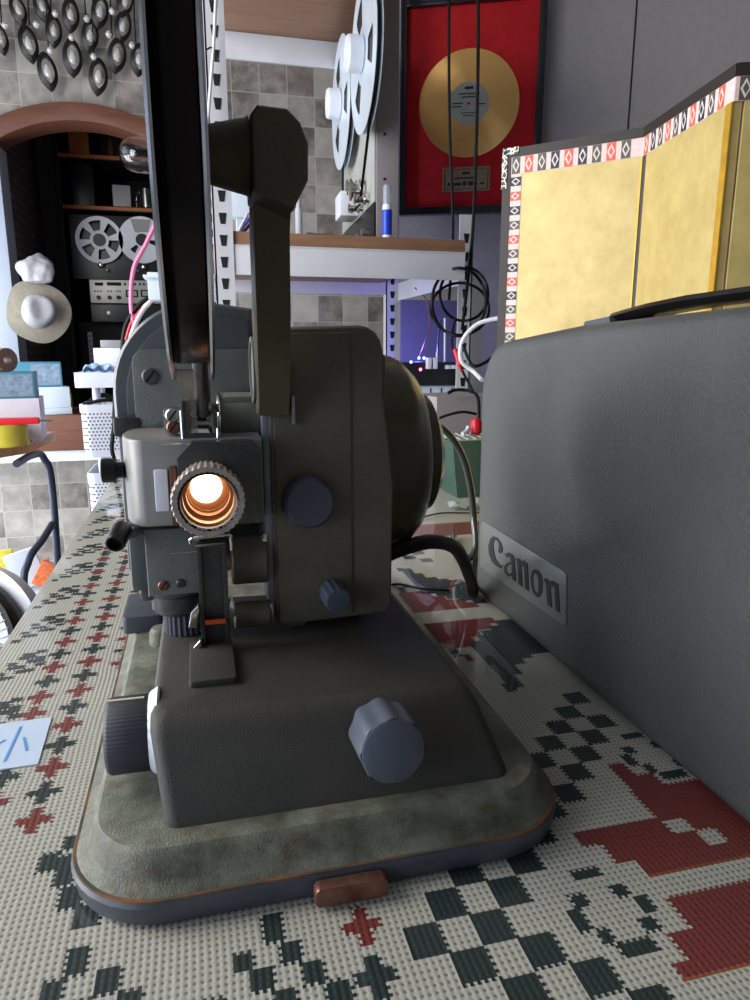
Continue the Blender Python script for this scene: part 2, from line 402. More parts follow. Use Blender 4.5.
# stepped chain beside the base
for a in [(-.0787, -.066, .3237, .334), (-.0868, -.0787, .310, .3237), (-.0787, -.0698, .2984, .3205), (-.0733, -.063, .2842, .2984), (-.0653, -.055, .2717, .2845),
          (-.065, -.0562, .248, .2617), (-.0717, -.0635, .234, .2475), (-.052, -.043, .236, .249), (-.06, -.052, .224, .2365), (-.043, -.034, .223, .236),
          (.0131, .0219, .2443, .2600), (.0195, .0278, .2324, .2440), (.0266, .0350, .2215, .2324), (.0340, .043, .21, .2215), (.0005, .009, .2334, .2430), (.0065, .0160, .2225, .2335), (.0150, .024, .212, .2225), (-.013, -.004, .213, .2245)]: R(*a)
cross(.0548, .2440, RED); cross(.0545, .2185, GREEN); R(.036, .044, .209, .219)
# checked V at the front
def chk(i, j): R(.0709+.0150*i, .0709+.0150*(i+1), .2385-.0163*(j+1), .2385-.0163*j)
for i, j in [(0, 0), (1, -1), (2, -2), (3, -3), (1, 1), (2, 0), (3, -1), (4, -2), (2, 2), (3, 1), (3, 3), (4, 2), (5, 3), (5, -3), (6, -4)]: chk(i, j)
def chk2(i, j): R(.1935+.0148*i, .1935+.0148*(i+1), .3448+.0158*j, .3448+.0158*(j+1))
for i, j in [(0, 0), (1, 1), (2, 2), (3, 3), (1, -1), (2, 0), (3, 1), (0, -2), (-1, -1), (-1, -3), (-2, -2)]: chk2(i, j)
# wreaths
def wreath(ox, oy, my=1):
    for a in [(0, .0137, .0001, .006), (.0125, .0197, -.0137, -.0059+.0), (.0194, .0257, -.0243, -.0139), (.0145, .0217, -.0335, -.0257), (-.0023, .0142, -.0427, -.0350),
              (-.0072, -.0015, -.0355, -.0265), (-.0134, -.0072, -.0265, -.0148), (-.0079, -.0015, -.0148, -.0072)]:
        ya, yb = sorted((a[2]*my, a[3]*my)); R(ox+a[0], ox+a[1], oy+ya, oy+yb)
wreath(.1566, .2448); wreath(.2480, .345)
# red stepped blocks
def redblock(rows, my=None):
    for x0, x1, y0, y1, c in rows:
        if my is not None: y0, y1 = my-y1, my-y0
        R(x0, x1, y0, y1, c)
rr = [(.1912, .60, .2390, .2515, RED), (.1812, .60, .2500, .2650, RED), (.1715, .60, .2645, .2745, RED), (.2205, .60, .2740, .2990, RED), (.2215, .2425, .2985, .3104, RED), (.2215, .2315, .3100, .3237, RED),
      (.1912, .60, .2385, .2400, RUST), (.2216, .2328, .2613, .2718, CREAM), (.2328, .2436, .2503, .2612, CREAM)]
redblock(rr)
redblock([(.1905, .60, .2080, .2265, RED), (.1785, .60, .1950, .2091, RED), (.1705, .60, .1880, .1963, RED), (.1705, .60, .1875, .1890, RUST)])
far = []
def F(x0, x1, y0, y1, c): far.append((x0, x1, y0, y1, c))
F(.06, .2250, .5000, .5560, RED); F(.2250, .2410, .5300, .5560, RED); F(.2410, .2480, .5420, .5560, RED); F(.2065, .2145, .4975, .5060, CREAM); F(.2145, .2250, .4975, .5180, CREAM)
F(.2065, .2110, .4203, .5066, GREEN); F(.2110, .2190, .4250, .5100, GREEN); F(.2190, .2265, .4440, .5200, GREEN); F(.2265, .2370, .4600, .5290, GREEN); F(.2370, .2470, .4680, .5370, GREEN); F(.2470, .60, .4740, .5480, GREEN)
F(.2028, .2070, .4198, .4330, GREEN); F(.193, .199, .474, .487, RED); F(.186, .193, .484, .500, GREEN)
rects += far
S = 1.139                                  # the pattern repeats mirrored past the pale strip
F2 = [(x0, x1, S-y1, S-y0, c) for x0, x1, y0, y1, c in far]
rects += [(x0, x1 if x1 < .5 else .26, y0, y1, c) for x0, x1, y0, y1, c in F2]
for i, j in [(0, 0), (1, 1), (2, 2), (3, 3), (1, -1), (2, 0), (3, 1), (0, -2), (-1, -1), (-1, -3)]:
    R(.1935+.0148*i, .1935+.0148*(i+1), S-(.3448+.0158*(j+1)), S-(.3448+.0158*j))
redblock([(a, b, c, d, e) for a, b, c, d, e in rr], my=S)
redblock([(a, b, c+.675, d+.675, e) for a, b, c, d, e in far])
redblock([(a, b, c+.675, d+.675, e) for a, b, c, d, e in F2])

def cloth_grid(x0, x1, y0, y1, dx, dy):
    nx = max(1, int(round((x1-x0)/dx))); ny = max(1, int(round((y1-y0)/dy)))
    xs = np.linspace(x0, x1, nx+1); ys = np.linspace(y0, y1, ny+1)
    col = np.empty((ny, nx, 4)); col[...] = (*CREAM, 1)
    cx = (xs[:-1]+xs[1:])/2; cy = (ys[:-1]+ys[1:])/2
    tooth = ((np.floor(cy/.00165).astype(int)) % 2)*.0016
    tooth2 = ((np.floor(cx/.0015).astype(int)) % 2)*.0010
    for a, b, c, d, q in rects:
        if b < x0 or a > x1 or d < y0 or c > y1: continue
        m = (cx[None, :] >= a+(tooth*.6)[:, None]) & (cx[None, :] < (b+tooth)[:, None]) & (cy[:, None] >= c+tooth2[None, :]) & (cy[:, None] < (d+tooth2*.6)[None, :])
        col[m] = (*q, 1)
    gx, gy = np.meshgrid(xs, ys); v = np.stack([gx.ravel(), gy.ravel(), np.zeros(gx.size)], 1)
    i = np.arange(ny)[:, None]*(nx+1)+np.arange(nx)[None, :]
    f = np.stack([i, i+1, i+nx+2, i+nx+1], -1).reshape(-1, 4)
    return v, f, col.reshape(-1, 4)
parts_ = [cloth_grid(-.170, .28, .15, .75, .0015, .00165), cloth_grid(-.170, .28, .75, 2.0, .003, .0033), cloth_grid(.28, .78, .15, 2.0, .006, .0066), cloth_grid(-.170, .78, .0, .15, .012, .012)]
V, Fc, Cc, off = [], [], [], 0
for v, f, c in parts_: V.append(v); Fc.append(f+off); Cc.append(c); off += len(v)
V = np.concatenate(V); Fc = np.concatenate(Fc); Cc = np.concatenate(Cc)
TX, TY = .30, .75
V[:, 0] -= TX; V[:, 1] -= TY
me = bpy.data.meshes.new('tablecloth'); me.vertices.add(len(V)); me.vertices.foreach_set('co', V.ravel())
me.loops.add(len(Fc)*4); me.loops.foreach_set('vertex_index', Fc.ravel()); me.polygons.add(len(Fc))
me.polygons.foreach_set('loop_start', np.arange(len(Fc))*4); me.update(calc_edges=True)
ca = me.color_attributes.new('yarn', 'FLOAT_COLOR', 'CORNER'); ca.data.foreach_set('color', np.repeat(Cc, 4, axis=0).ravel())
me.materials.append(M['cloth']); tc_o = bpy.data.objects.new('tablecloth', me); COL.objects.link(tc_o); tc_o.location = (TX, TY, 0)
tag(tc_o, 'cream cross-stitch tablecloth with red and green stepped motifs under clear vinyl', 'tablecloth')
t = empty('table', (.3, .75, -.75), 'long table under the cross-stitch cloth, carrying the projector and the grey case', 'table')
B().box((-.169, 0.0, -.030), (.779, 1.999, -.001), .003).build('table_top', 'tablewood', t)
for x in (-.14, .74):
    for y in (.04, 1.95): B().box((x-.022, y-.022, -.75), (x+.022, y+.022, -.030), .002).build('leg', 'tube', t)

# ------------------------------------------------------------------ the room
B().quad([(-1.7, -1.2, -.75), (2.6, -1.2, -.75), (2.6, 4.4, -.75), (-1.7, 4.4, -.75)], .05, (0, 0, 1)).build('floor', 'tile_floor', kind='structure')
B().box((-1.7, -1.2, 1.85), (2.6, 4.4, 1.9)).build('ceiling', 'ceiling', kind='structure')
WY = 2.6
ax, R1, hw, zt = -.325, .48, .275, .955
def arch_z(x): return zt-R1+math.sqrt(R1*R1-(x-ax)**2)
ax0, ax1 = ax-hw, ax+hw
b = B()
b.box((-1.37, WY, -.75), (ax0, WY+.09, 1.85)); b.box((ax1, WY, -.75), (1.15, WY+.09, 1.85)); b.box((ax0, WY, -.75), (ax1, WY+.09, -.02))
n = 24
poly = [(ax0, 1.85)]+[(ax0+(ax1-ax0)*i/n, .012+arch_z(ax0+(ax1-ax0)*i/n)) for i in range(n+1)]+[(ax1, 1.85)]
b.prism(poly, 'XZ', WY, WY+.09)
b.build('wall_back', 'tile', kind='structure')
b = B(); poly = []
for i in range(n+1):
    x = ax-hw-.055+(2*hw+.11)*i/n; poly.append((x, zt+.055-(R1+.055)+math.sqrt((R1+.055)**2-(x-ax)**2)))
for i in range(n, -1, -1):
    x = ax0+(ax1-ax0)*i/n; poly.append((x, arch_z(x)))
b.prism(poly, 'XZ', WY-.03, WY+.095, .004); b.build('trim_1', 'archwood', kind='structure', label='red brown wooden arch moulding')
B().box((ax0-.055, WY-.03, .045), (ax0+.022, WY+.085, arch_z(ax0)+.004), .003).build('trim_2', 'jamb', kind='structure')
B().box((ax1, WY-.03, .045), (ax1+.055, WY+.10, arch_z(ax1)), .003).build('trim_3', 'archwood', kind='structure')
# wooden ledge and white strip under the arch
B().box((-1.2, 2.30, -.065), (.05, WY+.05, .045), .004).build('trim_4', 'archwood', kind='structure', label='red brown wooden ledge below the arch')
B().box((-1.2, 2.32, -.100), (.05, WY, -.066), .002).build('trim_5', 'plaster', kind='structure')
# dark room beyond the arch
b = B(); b.box((-1.6, 4.25, -.75), (.8, 4.3, 1.85)); b.build('wall_far', 'darkwood', kind='structure')
B().box((-.86, WY+.10, -.75), (-.60, 3.30, 1.85)).build('wall_alcove', 'brick', kind='structure')
B().box((-.72, 3.32, -.75), (-.63, 3.42, 1.85), .004).build('trim_6', 'shelfwood', kind='structure')
# grey wall on the right, turned towards the room
gd = Vector((math.cos(math.radians(-24)), math.sin(math.radians(-24)), 0)); gn = Vector((gd.y, -gd.x, 0))
fbl = atz(399, 216, .62)                       # lower left corner of the framed record
W0 = Vector((fbl.x, fbl.y, 0))-gn*.045-gd*.55
def wallrun(o, d, L, z0, z1, th): return [o+Vector((0, 0, z0)), o+d*L+Vector((0, 0, z0)), o+d*L+Vector((0, 0, z1)), o+Vector((0, 0, z1))]
b = B(); Wa = Vector((fbl.x, fbl.y, 0))-gn*.045-gd*.02
b.quad([Wa+Vector((0, 0, -.75)), Wa+gd*2.4+Vector((0, 0, -.75)), Wa+gd*2.4+Vector((0, 0, 1.85)), Wa+Vector((0, 0, 1.85))], .06, gn)
b.build('wall_right', 'greywall', kind='structure')
sm = atz(632, 60, .9); k = (Vector((sm.x, sm.y, 0))-Wa).dot(gd)
# seam of the panelling, on the wall at the photo's place
d0 = ray(632, 60); C0 = Vector((0, 0, CAMZ)); tt = (Wa-C0).dot(gn)/d0.dot(gn); k = (C0+d0*tt-Wa).dot(gd)
p = Wa+gd*k+gn*.0015
b = B(); b.quad([p+Vector((0, 0, -.7)), p+gd*.004+Vector((0, 0, -.7)), p+gd*.004+Vector((0, 0, 1.8)), p+Vector((0, 0, 1.8))], .002, gn); b.build('trim_7', 'shadow_gap', kind='structure')
# left wall with two tall windows that let the daylight in
b = B()
WX = -1.25
for y0, y1, z0, z1 in ((-1.2, 2.6, -.75, -.35), (-1.2, 2.6, 1.55, 1.85), (-1.2, -1.0, -.35, 1.55), (.0, .25, -.35, 1.55), (1.35, 1.60, -.35, 1.55), (2.45, 2.6, -.35, 1.55)): b.box((WX-.12, y0, z0), (WX, y1, z1))
b.build('wall_left', 'plaster', kind='structure')
M['daylight'] = simple('daylight pane', (.62, .76, 1), .5, 0, 0, emit=1.2, emitcol=(.70, .82, 1))
for i, (y0, y1) in enumerate(((-1.0, .0), (.25, 1.35), (1.60, 2.45))):
    w = empty('window_%d' % (i+1), (WX-.06, (y0+y1)/2, -.35)); w['kind'] = 'structure'
    b = B()
    for q in ((y0, y0+.05, -.35, 1.55), (y1-.05, y1, -.35, 1.55), ((y0+y1)/2-.02, (y0+y1)/2+.02, -.35, 1.55)): b.box((WX-.10, q[0], q[2]), (WX-.04, q[1], q[3]), .004)
    b.box((WX-.10, y0, -.35), (WX-.04, y1, -.30), .004); b.box((WX-.10, y0, 1.50), (WX-.04, y1, 1.55), .004); b.build('window_frame', 'white_enamel', w)
    b = B(); b.box((WX-.09, y0+.05, -.30), (WX-.085, y1-.05, 1.50)); b.build('window_pane', 'daylight', w)

# ------------------------------------------------------------------ film projector
pr = empty('film_projector', (.05, .46, 0), 'old grey film projector with a lit lens, olive body and blue grey knobs', 'projector')
def plate(loops_spec, name, mat, parent, r=.045, **k):
    loops = []
    for z, x0, x1, y0, y1, rr_ in loops_spec: loops.append([(p[0], p[1]+.008*((p[0]-.05)/.12)**2*(1 if p[1] < .4 else 0), z) for p in rrect(x0, x1, y0, y1, rr_, 10)])
    b = B(); loft(b, loops); return b.build(name, mat, parent, **k)
rt_ = NT('rusty edge'); rt_.set(Base_Color=rt_.ramp(rt_.noise(45, 5), [(.42, lin(70, 64, 54)), (.58, lin(120, 78, 46))]), Roughness=.75); rusty = rt_.m
plate([(0, -.065, .170, .2625, .70, .038), (.003, -.068, .1725, .2600, .703, .039), (.011, -.069, .1735, .2590, .704, .039), (.013, -.068, .1725, .2600, .703, .039)], 'base_skirt', 'rim', pr, label='slate grey base skirt')
plate([(.0125, -.0675, .1720, .2605, .7025, .039), (.0145, -.066, .1705, .262, .701, .038), (.0160, -.0620, .1665, .2660, .693, .034), (.0185, -.0600, .1645, .2680, .6905, .032), (.0265, -.0585, .163, .2695, .689, .031), (.0298, -.0560, .1605, .2720, .6865, .029), (.031, -.0520, .1565, .2760, .682, .026)], 'base', 'base', pr)
plate([(.0128, -.0682, .1727, .2598, .7032, .039), (.0138, -.0680, .1725, .2600, .7030, .039)], 'rust_line', rusty, pr, label='rusty edge line')
# control box
b = B(); loft(b, [[(x, y, z) for x, y in rrect(-.026-q*.004, .1415-q*.012, .285+q*.022, .47, .007, 6)] for z, q in ((.031, 0), (.034, .05))]+
              [[(x, y, z-.0055*max(0, (x-.03)/.11)) for x, y in rrect(-.026-q*.006+e, .1415-q*.012-e, .285+q*.022+e, .47-e, .007, 6)] for z, q, e in ((.066, .8, 0), (.071, .95, .001), (.0735, 1, .003), (.0745, 1, .006))])
b.build('control_box', 'box', pr)
b = B(); b.prism(rrect(-.013, .0105, .333, .384, .002, 3), 'XY', .0735, .0775, .0008); b.build('cover_plate', 'box', pr)
# lobed front knob
nk = Vector((-.02, -1, .14)).normalized(); kc = Vector((.0762, .296, .0605))
kb = B(); kb.lathe([(0, 0), (.0148, 0), (.0153, .002), (.0151, .025), (.0145, .0270)], kc, nk, 96, lobes=8, lobe=.040); kb.lathe([(.0146, .0262), (.0146, .0272), (.0135, .0279), (0, .0279)], kc, nk, 72)
kb.build('front_knob', 'knob', pr, ang=50, label='large blue grey scalloped knob')
# dial on the left
d = B().cyl((-.0270, .330, .055), (-.0325, .330, .055), .0215, 48, .001, r2=.0195).build('dial_scale', 'white_paint', pr)
b = B()
for i in range(24):
    a = 2*pi*i/24
    b.box((-.0022, -.00022, -.0007), (-.00205, .00022, .0007), m=Matrix.Translation((-.0305, .330+.0189*math.cos(a), .055+.0189*math.sin(a))) @ Matrix.Rotation(a-pi/2, 4, 'X'))
b.build('scale_mark', 'ink', d)
b = B(); b.lathe([(0, 0), (.0178, 0), (.0182, .001), (.0182, .018), (.0170, .0200), (0, .0206)], (-.0325, .330, .055), (-1, 0, 0), 180, lobes=60, lobe=.012); dk = b.build('dial_knob', 'dialk', pr, ang=70, label='charcoal ribbed dial knob')
B().box((-.0515, .3295, .0732), (-.0345, .3308, .0738), 0).build('pointer_line', 'cream', dk)
# latch at the front of the base
b = B(); b.prism(rrect(.037, .070, .002, .0115, .003, 4), 'XZ', .2555, .262, .0012); b.build('latch', 'copper', pr, label='brown worn metal latch')
# peg and slab on the base deck
b = B(); b.lathe([(0, 0), (.0085, 0), (.0080, .009), (.0060, .012), (0, .013)], (-.037, .497, .031), 'Z', 24); b.build('peg', 'base', pr)
b = B(); b.prism(rrect(-.066, -.036, .520, .575, .004, 4), 'XY', .030, .044, .002); b.build('foot_block', 'rim', pr)

# main body block
x0, x1, yf, yb = .0365, .110, .398, .47
poly = [(x0, .080)]+[(x0+.004, .076), (x1-.003, .078), (x1, .082), (x1+.001, .160), (x1-.003, .195), (x1-.006, .215), (x1-.006, .238)]+[(x1-.020+.014*math.cos(a), .240+.014*math.sin(a)) for a in (0, .4, .8, 1.2, pi/2)]+[(x0+.004, .2525), (x0, .249)]
b = B(); b.prism(poly, 'XZ', yf, .50, .003, 3); body = b.build('body_housing', 'body', pr)
poly = [(x0+.0005, .084), (.0835, .084), (.0835, .246), (x0+.0005, .246)]
b = B(); b.prism([(x0+.003, .0795), (.0845, .0805), (.0845, .250), (x0+.003, .249)], 'XZ', yf-.0018, yf+.002, .0012); b.build('front_cover', 'body', pr)
b = B(); b.box((x0-.0035, yf+.001, .090), (x0+.001, .486, .214), .0015); b.build('side_plate', 'edge_highlight', pr, label='side plate painted pale as an edge highlight')  # bright edge highlight painted into the plate's colour
# top recess clips
for x, z0 in ((.0405, .203), (.0490, .199)):
    b = B(); b.box((x, yf-.0075, z0), (x+.0022, yf-.0005, z0+.016), .0008); b.build('clip', 'steel' if x > .045 else 'body', pr)
b = B(); b.box((x1-.008, yf+.018, .190), (x1+.001, .49, .238), .003); b.build('side_cover', 'body', pr)
b = B(); b.lathe([(0, 0), (.0150, 0), (.0155, .0015), (.0142, .0115), (.0128, .0132), (0, .0136)], (.0575, yf-.001, .1535), Vector((.02, -1, .02)), 56); b.build('round_knob', 'knob', pr, label='plain round blue grey knob')
b = B(); b.lathe([(0, 0), (.0078, 0), (.0078, .013), (.0070, .0152), (0, .0157)], (.0715, yf-.001, .0965), Vector((.10, -1, -.10)), 80, lobes=12, lobe=.04); b.build('small_knob', 'knob', pr, ang=50, label='small fluted blue grey knob')
b = B(); b.box((.046, yf+.004, .0725), (.056, yf+.03, .0785), .001); b.build('body_foot', 'steel', pr); b = B(); b.box((.088, yf+.03, .060), (.100, yf+.06, .0785), .001); b.build('body_foot', 'steel', pr)
# round lamp house on the far side
b = B(); b.lathe([(0, 0), (.0745, 0), (.0755, .003), (.0755, .016), (.073, .021), (.0735, .026), (.070, .034), (.061, .043), (.050, .048), (.046, .0485), (.044, .056), (.034, .062), (.018, .0645), (0, .065)], (.108, .505, .163), 'X', 72)
dm = b.build('lamp_house', 'dome', pr, label='olive glossy round lamp house')
b = B(); b.cyl((.118, .455, .107), (.118, .449, .100), .005, 16, .001); b.build('screw', 'steel', dm)
b = B(); b.cyl((.104, .448, .100), (.1215, .448, .1005), .0085, 20, .002); b.build('cord_socket', 'black', pr)

# mechanism housing with its rounded shoulder, left of the body
def archpoly(xl, xr, zb, zt_, r, n=12):
    return [(xl, zb)]+[(xr, zb), (xr, zt_-.004)]+[(xl+r-r*math.sin(pi/2*i/n) if False else xl+r-r*math.cos(pi/2*(1-i/n)), zt_-r+r*math.sin(pi/2*(1-i/n))) for i in range(n+1)]
b = B(); b.prism(archpoly(-.052, .034, .192, .2695, .055), 'XZ', .452, .515, .004, 3); mh = b.build('mechanism_housing', 'smooth_grey', pr, label='smooth grey shouldered housing')
b = B(); b.prism(archpoly(-.044, .031, .194, .262, .050), 'XZ', .4505, .4535, .001, 2); b.build('shoulder_step', 'smooth_grey', mh)
b = B(); b.prism(rrect(-.039, .031, .186, .2405, [.0025, .0025, .008, .0025], 4), 'XZ', .4455, .452, .0007); pnl = b.build('screw_panel', 'body_l', mh, label='rough grey panel')
def screw(c, r, nrm, parent, mat='steel', name='screw'):
    nrm = Vector(nrm).normalized(); b = B(); b.lathe([(0, 0), (r, 0), (r, r*.25), (r*.8, r*.45), (0, r*.5)], c, nrm, 24); o = b.build(name, mat, parent)
    q = Vector((0, 0, 1)).rotation_difference(nrm).to_matrix().to_4x4()
    b = B(); b.box((-r*.85, -r*.13, r*.3), (r*.85, r*.13, r*.54), m=Matrix.Translation(Vector(c)) @ q @ Matrix.Rotation(.9, 4, 'Z')); b.build('slot', 'shadow_gap', o)
screw((-.0290, .4455, .2245), .0050, (0, -1, 0), pnl, 'rim')
b = B(); b.box((-.051, .453, .100), (.034, .50, .192), .003); b.build('lower_housing', 'body_l', pr)
b = B(); b.box((-.0525, .444, .188), (-.036, .470, .2005), .003); b.build('hinge_lug', 'gunmetal', pr)
b = B(); b.box((.0105, .412, .181), (.0335, .452, .2145), .004); b.cyl((.0105, .424, .199), (.0335, .424, .199), .0165, 40, .001); b.build('upper_sprocket_cover', 'body_l', pr)
b = B(); b.cyl((.0088, .421, .199), (.0103, .421, .199), .0172, 40, .0005); b.build('cover_rim', 'chrome', pr)
# polished steel gate block with rounded left end
b = B(); b.prism([(-.0315, .385), (.0315, .385), (.0315, .452), (-.0315, .452)]+[(-.0315-.013*math.sin(a), .4185+.0335*math.cos(a)) for a in (.35, .8, 1.2, pi/2, 1.95, 2.35, 2.8)], 'XY', .1455, .1935, .0015, 3)
gt = b.build('gate_block', 'gate_grey', pr, ang=50, label='polished grey lens gate block')
b = B(); b.box((-.0265, .3825, .1545), (-.0195, .3855, .1775), .0008); b.build('window_tab', 'white_paint', gt, label='pale rectangular tab')
b = B(); b.box((-.0185, .3815, .1465), (-.0145, .3855, .1790), .0008); b.build('gate_rail', 'copper', gt)
b = B(); b.prism([(-.014, .1465), (.030, .1465), (.030, .187), (.024, .1925), (-.006, .1925), (-.014, .184)], 'XZ', .3765, .3855, .001); b.build('lens_mount', 'gunmetal', gt)
for x, z in ((-.020, .1915), (-.0195, .1310)):
    b = B(); b.tube([(x-.002, .3815, z), (x+.014, .3815, z)], .0006, 8); b.build('wire_spring', 'chrome', gt)
b = B(); b.cyl((-.0435, .405, .1745), (-.0485, .405, .1745), .0045, 20, .0); b.lathe([(0, 0), (.0068, 0), (.0068, .0075), (.0060, .008), (.0, .0083)], (-.0475, .405, .1745), (-1, 0, 0), 24); b.build('framing_knob', 'black', pr, label='small black side knob')
b = B(); b.tube([(-.030, .400, .142), (-.042, .392, .141), (-.050, .385, .140)], .0032, 12); b.build('crank_arm', 'smooth_grey', pr)
hd = Vector((-.18, -1, -.30)).normalized(); b = B(); b.lathe([(0, 0), (.0062, 0), (.0068, .002), (.0064, .018), (.0058, .0195), (.0046, .0196), (.0042, .014), (0, .014)], Vector((-.0485, .392, .1425)), hd, 32)
bmesh.ops.transform(b.bm, matrix=Matrix.Translation(Vector((-.0455, .392, .1440))) @ Matrix.Scale(.82, 4) @ Matrix.Translation(-Vector((-.0485, .392, .1425))), verts=b.bm.verts[:]); b.build('crank_grip', 'black', pr, label='black hollow crank grip')
# lens
lc = Vector((.0012, .345, .1665)); la = Vector((0, 1, 0))
b = B(); b.lathe([(.0149, .002), (.0150, 0), (.0176, 0), (.0182, .0012), (.0182, .0085), (.0172, .0095), (.0160, .010), (.0160, .036)], lc, la, 216, lobes=36, lobe=.018); b.lathe([(.0150, .036), (.0160, .036)], lc, la, 48)
ln = b.build('lens', 'lens_ring', pr, ang=60, label='knurled projection lens, lit inside')
b = B(); b.lathe([(.01485, .0004), (.01485, .004), (.0138, .004), (.0138, .0012), (.01485, .0004)], lc, la, 64); b.build('name_ring', 'black', ln)
b = B()
for a0, a1 in ((-2.35, -2.2), (-2.0, -1.62), (-1.5, -1.2), (-1.1, -.72), (-.62, -.35), (-.2, .05)):
    k = int((a1-a0)/.07)
    for i in range(k):
        a = a0+.075*i; c = lc+Vector((.01432*math.cos(a), .0006, .01432*math.sin(a)))
        b.box((-.00035, -.0001, -.00022), (.00035, .0003, .00022), m=Matrix.Translation(c) @ Matrix.Rotation(-a, 4, 'Y'))
b.build('ring_lettering', 'white_paint', ln)
b = B(); prof = [(.0138, .003), (.0138, .006), (.0126, .0065), (.0126, .012), (.0135, .0122), (.0135, .018), (.0112, .0185), (.0112, .025), (.0122, .0252), (.0122, .0265), (.0106, .027), (.0106, .031)]
b.lathe(prof, lc, la, 64); b.build('barrel_lining', 'brass', ln, ang=25, label='brass coloured stepped lining')
b = B(); b.lathe([(0, .0265), (.0072, .0265), (.0080, .0275), (.0082, .0290), (0, .0290)], lc+Vector((-.0008, 0, .0018)), la, 48); b.build('lamp_disc', 'lamp', ln, label='bright glowing lamp')
b = B(); b.lathe([(0, .0292), (.0106, .0292), (.0106, .0305), (0, .0305)], lc, la, 48); b.build('barrel_back', 'brass', ln)
# screws above the gate
b = B(); b.prism(rrect(-.0205, -.0115, .194, .2095, .003, 4), 'XZ', .398, .406, .001); b.build('screw_bracket', 'chrome', pr)
screw((-.0155, .398, .2050), .0040, (0, -1, 0), pr, 'steel'); screw((-.0155, .398, .1985), .0038, (0, -1, 0), pr, 'copper')
# upper film guide
b = B(); b.box((-.0105, .388, .1895), (-.0085, .405, .2135), .0005); b.box((.0060, .388, .1875), (.0080, .405, .2085), .0005); b.box((-.0105, .3865, .1880), (.0080, .389, .1960), .0007); ug = b.build('film_guide', 'gunmetal', pr)
for z, r in ((.2005, .0045), (.2105, .0040)):
    b = B(); b.lathe([(r*1.25, 0), (r*1.25, .0015), (r*.7, .003), (r*.7, .0105), (r*1.25, .012), (r*1.25, .0135)], (-.0080, .396, z), 'X', 24); b.lathe([(0, 0), (r*1.25, 0)], (-.0080, .396, z), 'X', 24); b.lathe([(0, .0135), (r*1.25, .0135)], (-.0080, .396, z), 'X', 24); b.build('roller', 'steel', ug)
b = B()
b.tube([(-.0108, .3862, .2085), (-.0104, .3862, .1890), (-.008, .3860, .1868), (.0055, .3860, .1885), (.0075, .3860, .1905), (.0080, .3860, .1985)], .0007, 8); b.build('guide_wire', 'chrome', ug)
b = B(); b.cyl((.0025, .398, .2085), (.0095, .398, .2085), .0026, 16, .0005); b.build('thumb_screw', 'copper', ug)
b = B(); b.tube([(.0015, .372, .246), (.0010, .384, .232), (.0008, .392, .218), (.0006, .396, .205)], .0046, 16); b.build('guide_horn', 'gunmetal', pr, label='dark polished curved film guide')
# lower mechanism
b = B(); b.prism([(-.0345, .103), (-.0045, .103), (-.0045, .1425), (-.0345, .1425)], 'XZ', .392, .43, .002); lm = b.build('lower_plate', 'body_l', pr)
screw((-.0260, .392, .1095), .0030, (0, -1, 0), lm, 'copper'); screw((-.0165, .392, .1100), .0026, (0, -1, 0), lm, 'gunmetal')
b = B(); b.lathe([(.0155, .088), (.0170, .090), (.0170, .099), (.0185, .101), (.0185, .1045), (0, .1045)], (-.0175, .412, 0), 'Z', 48); b.lathe([(0, .088), (.0155, .088)], (-.0175, .412, 0), 'Z', 48); b.build('drive_drum', 'gunmetal', pr)
b = B(); b.lathe([(0, .0745), (.0125, .0745), (.0125, .088), (0, .088)], (-.0155, .412, 0), 'Z', 120, lobes=24, lobe=.05); b.build('ribbed_roller', 'rim', pr, ang=70)
b = B(); b.box((-.044, .400, .104), (-.034, .452, .1455), .003); b.box((-.0400, .405, .096), (-.0330, .44, .1045), .002); b.build('side_bracket', 'smooth_grey', pr)
b = B(); b.box((-.0065, .380, .066), (.0095, .3835, .136), .0007); b.box((-.0065, .3765, .066), (-.0040, .3815, .136), .0005); b.box((.0068, .3765, .066), (.0095, .3815, .136), .0005); lg = b.build('lower_film_channel', 'gunmetal', pr, label='black lower film channel')
b = B(); b.tube([(-.0095, .376, .1375), (-.0075, .375, .1405), (.0105, .375, .1412), (.0120, .376, .1380), (.0122, .377, .132)], .0010, 8); b.tube([(-.0070, .3755, .1360), (.0090, .3755, .1366)], .0010, 8); b.build('wire_loop', 'chrome', lg)
b = B(); b.box((-.0040, .3755, .0900), (.0072, .3768, .0925)); b.build('reflection_band', 'orange_reflection', lg, label='orange reflection painted across the channel')  # a reflection, painted as a thin orange strip
for cx, cz, w, h, lean in ((-.0095, .0965, .0042, .0135, .35), (-.0092, .0765, .0040, .0115, .35), (.0110, .1000, .0026, .0120, -.25)):
    b = B(); b.prism([(-w/2, -h/2), (w/2, -h/2), (w/2, h*.28), (w*.2, h/2), (-w/2, h*.1)], 'XZ', -.003, .003, .0006, m=Matrix.Translation((cx, .376, cz)) @ Matrix.Rotation(lean*.6, 4, 'Y')); b.build('film_claw', 'chrome', lg, label='bright chrome claw')
b = B(); b.cyl((.0125, .405, .1175), (.0335, .405, .1175), .0145, 40, .001); b.build('lower_sprocket_cover', 'body', pr)
b = B(); b.cyl((.0305, .402, .131), (.0345, .402, .131), .0046, 24, .001); b.build('sprocket_nut', 'chrome', pr)
b = B(); b.cyl((.0125, .398, .0855), (.0340, .398, .0855), .0080, 32, .001); b.build('guide_drum', 'body', pr)
b = B(); b.cyl((.0085, .402, .1175), (.0120, .402, .1175), .0050, 24, .0006); b.build('sprocket_hub', 'brass', pr)
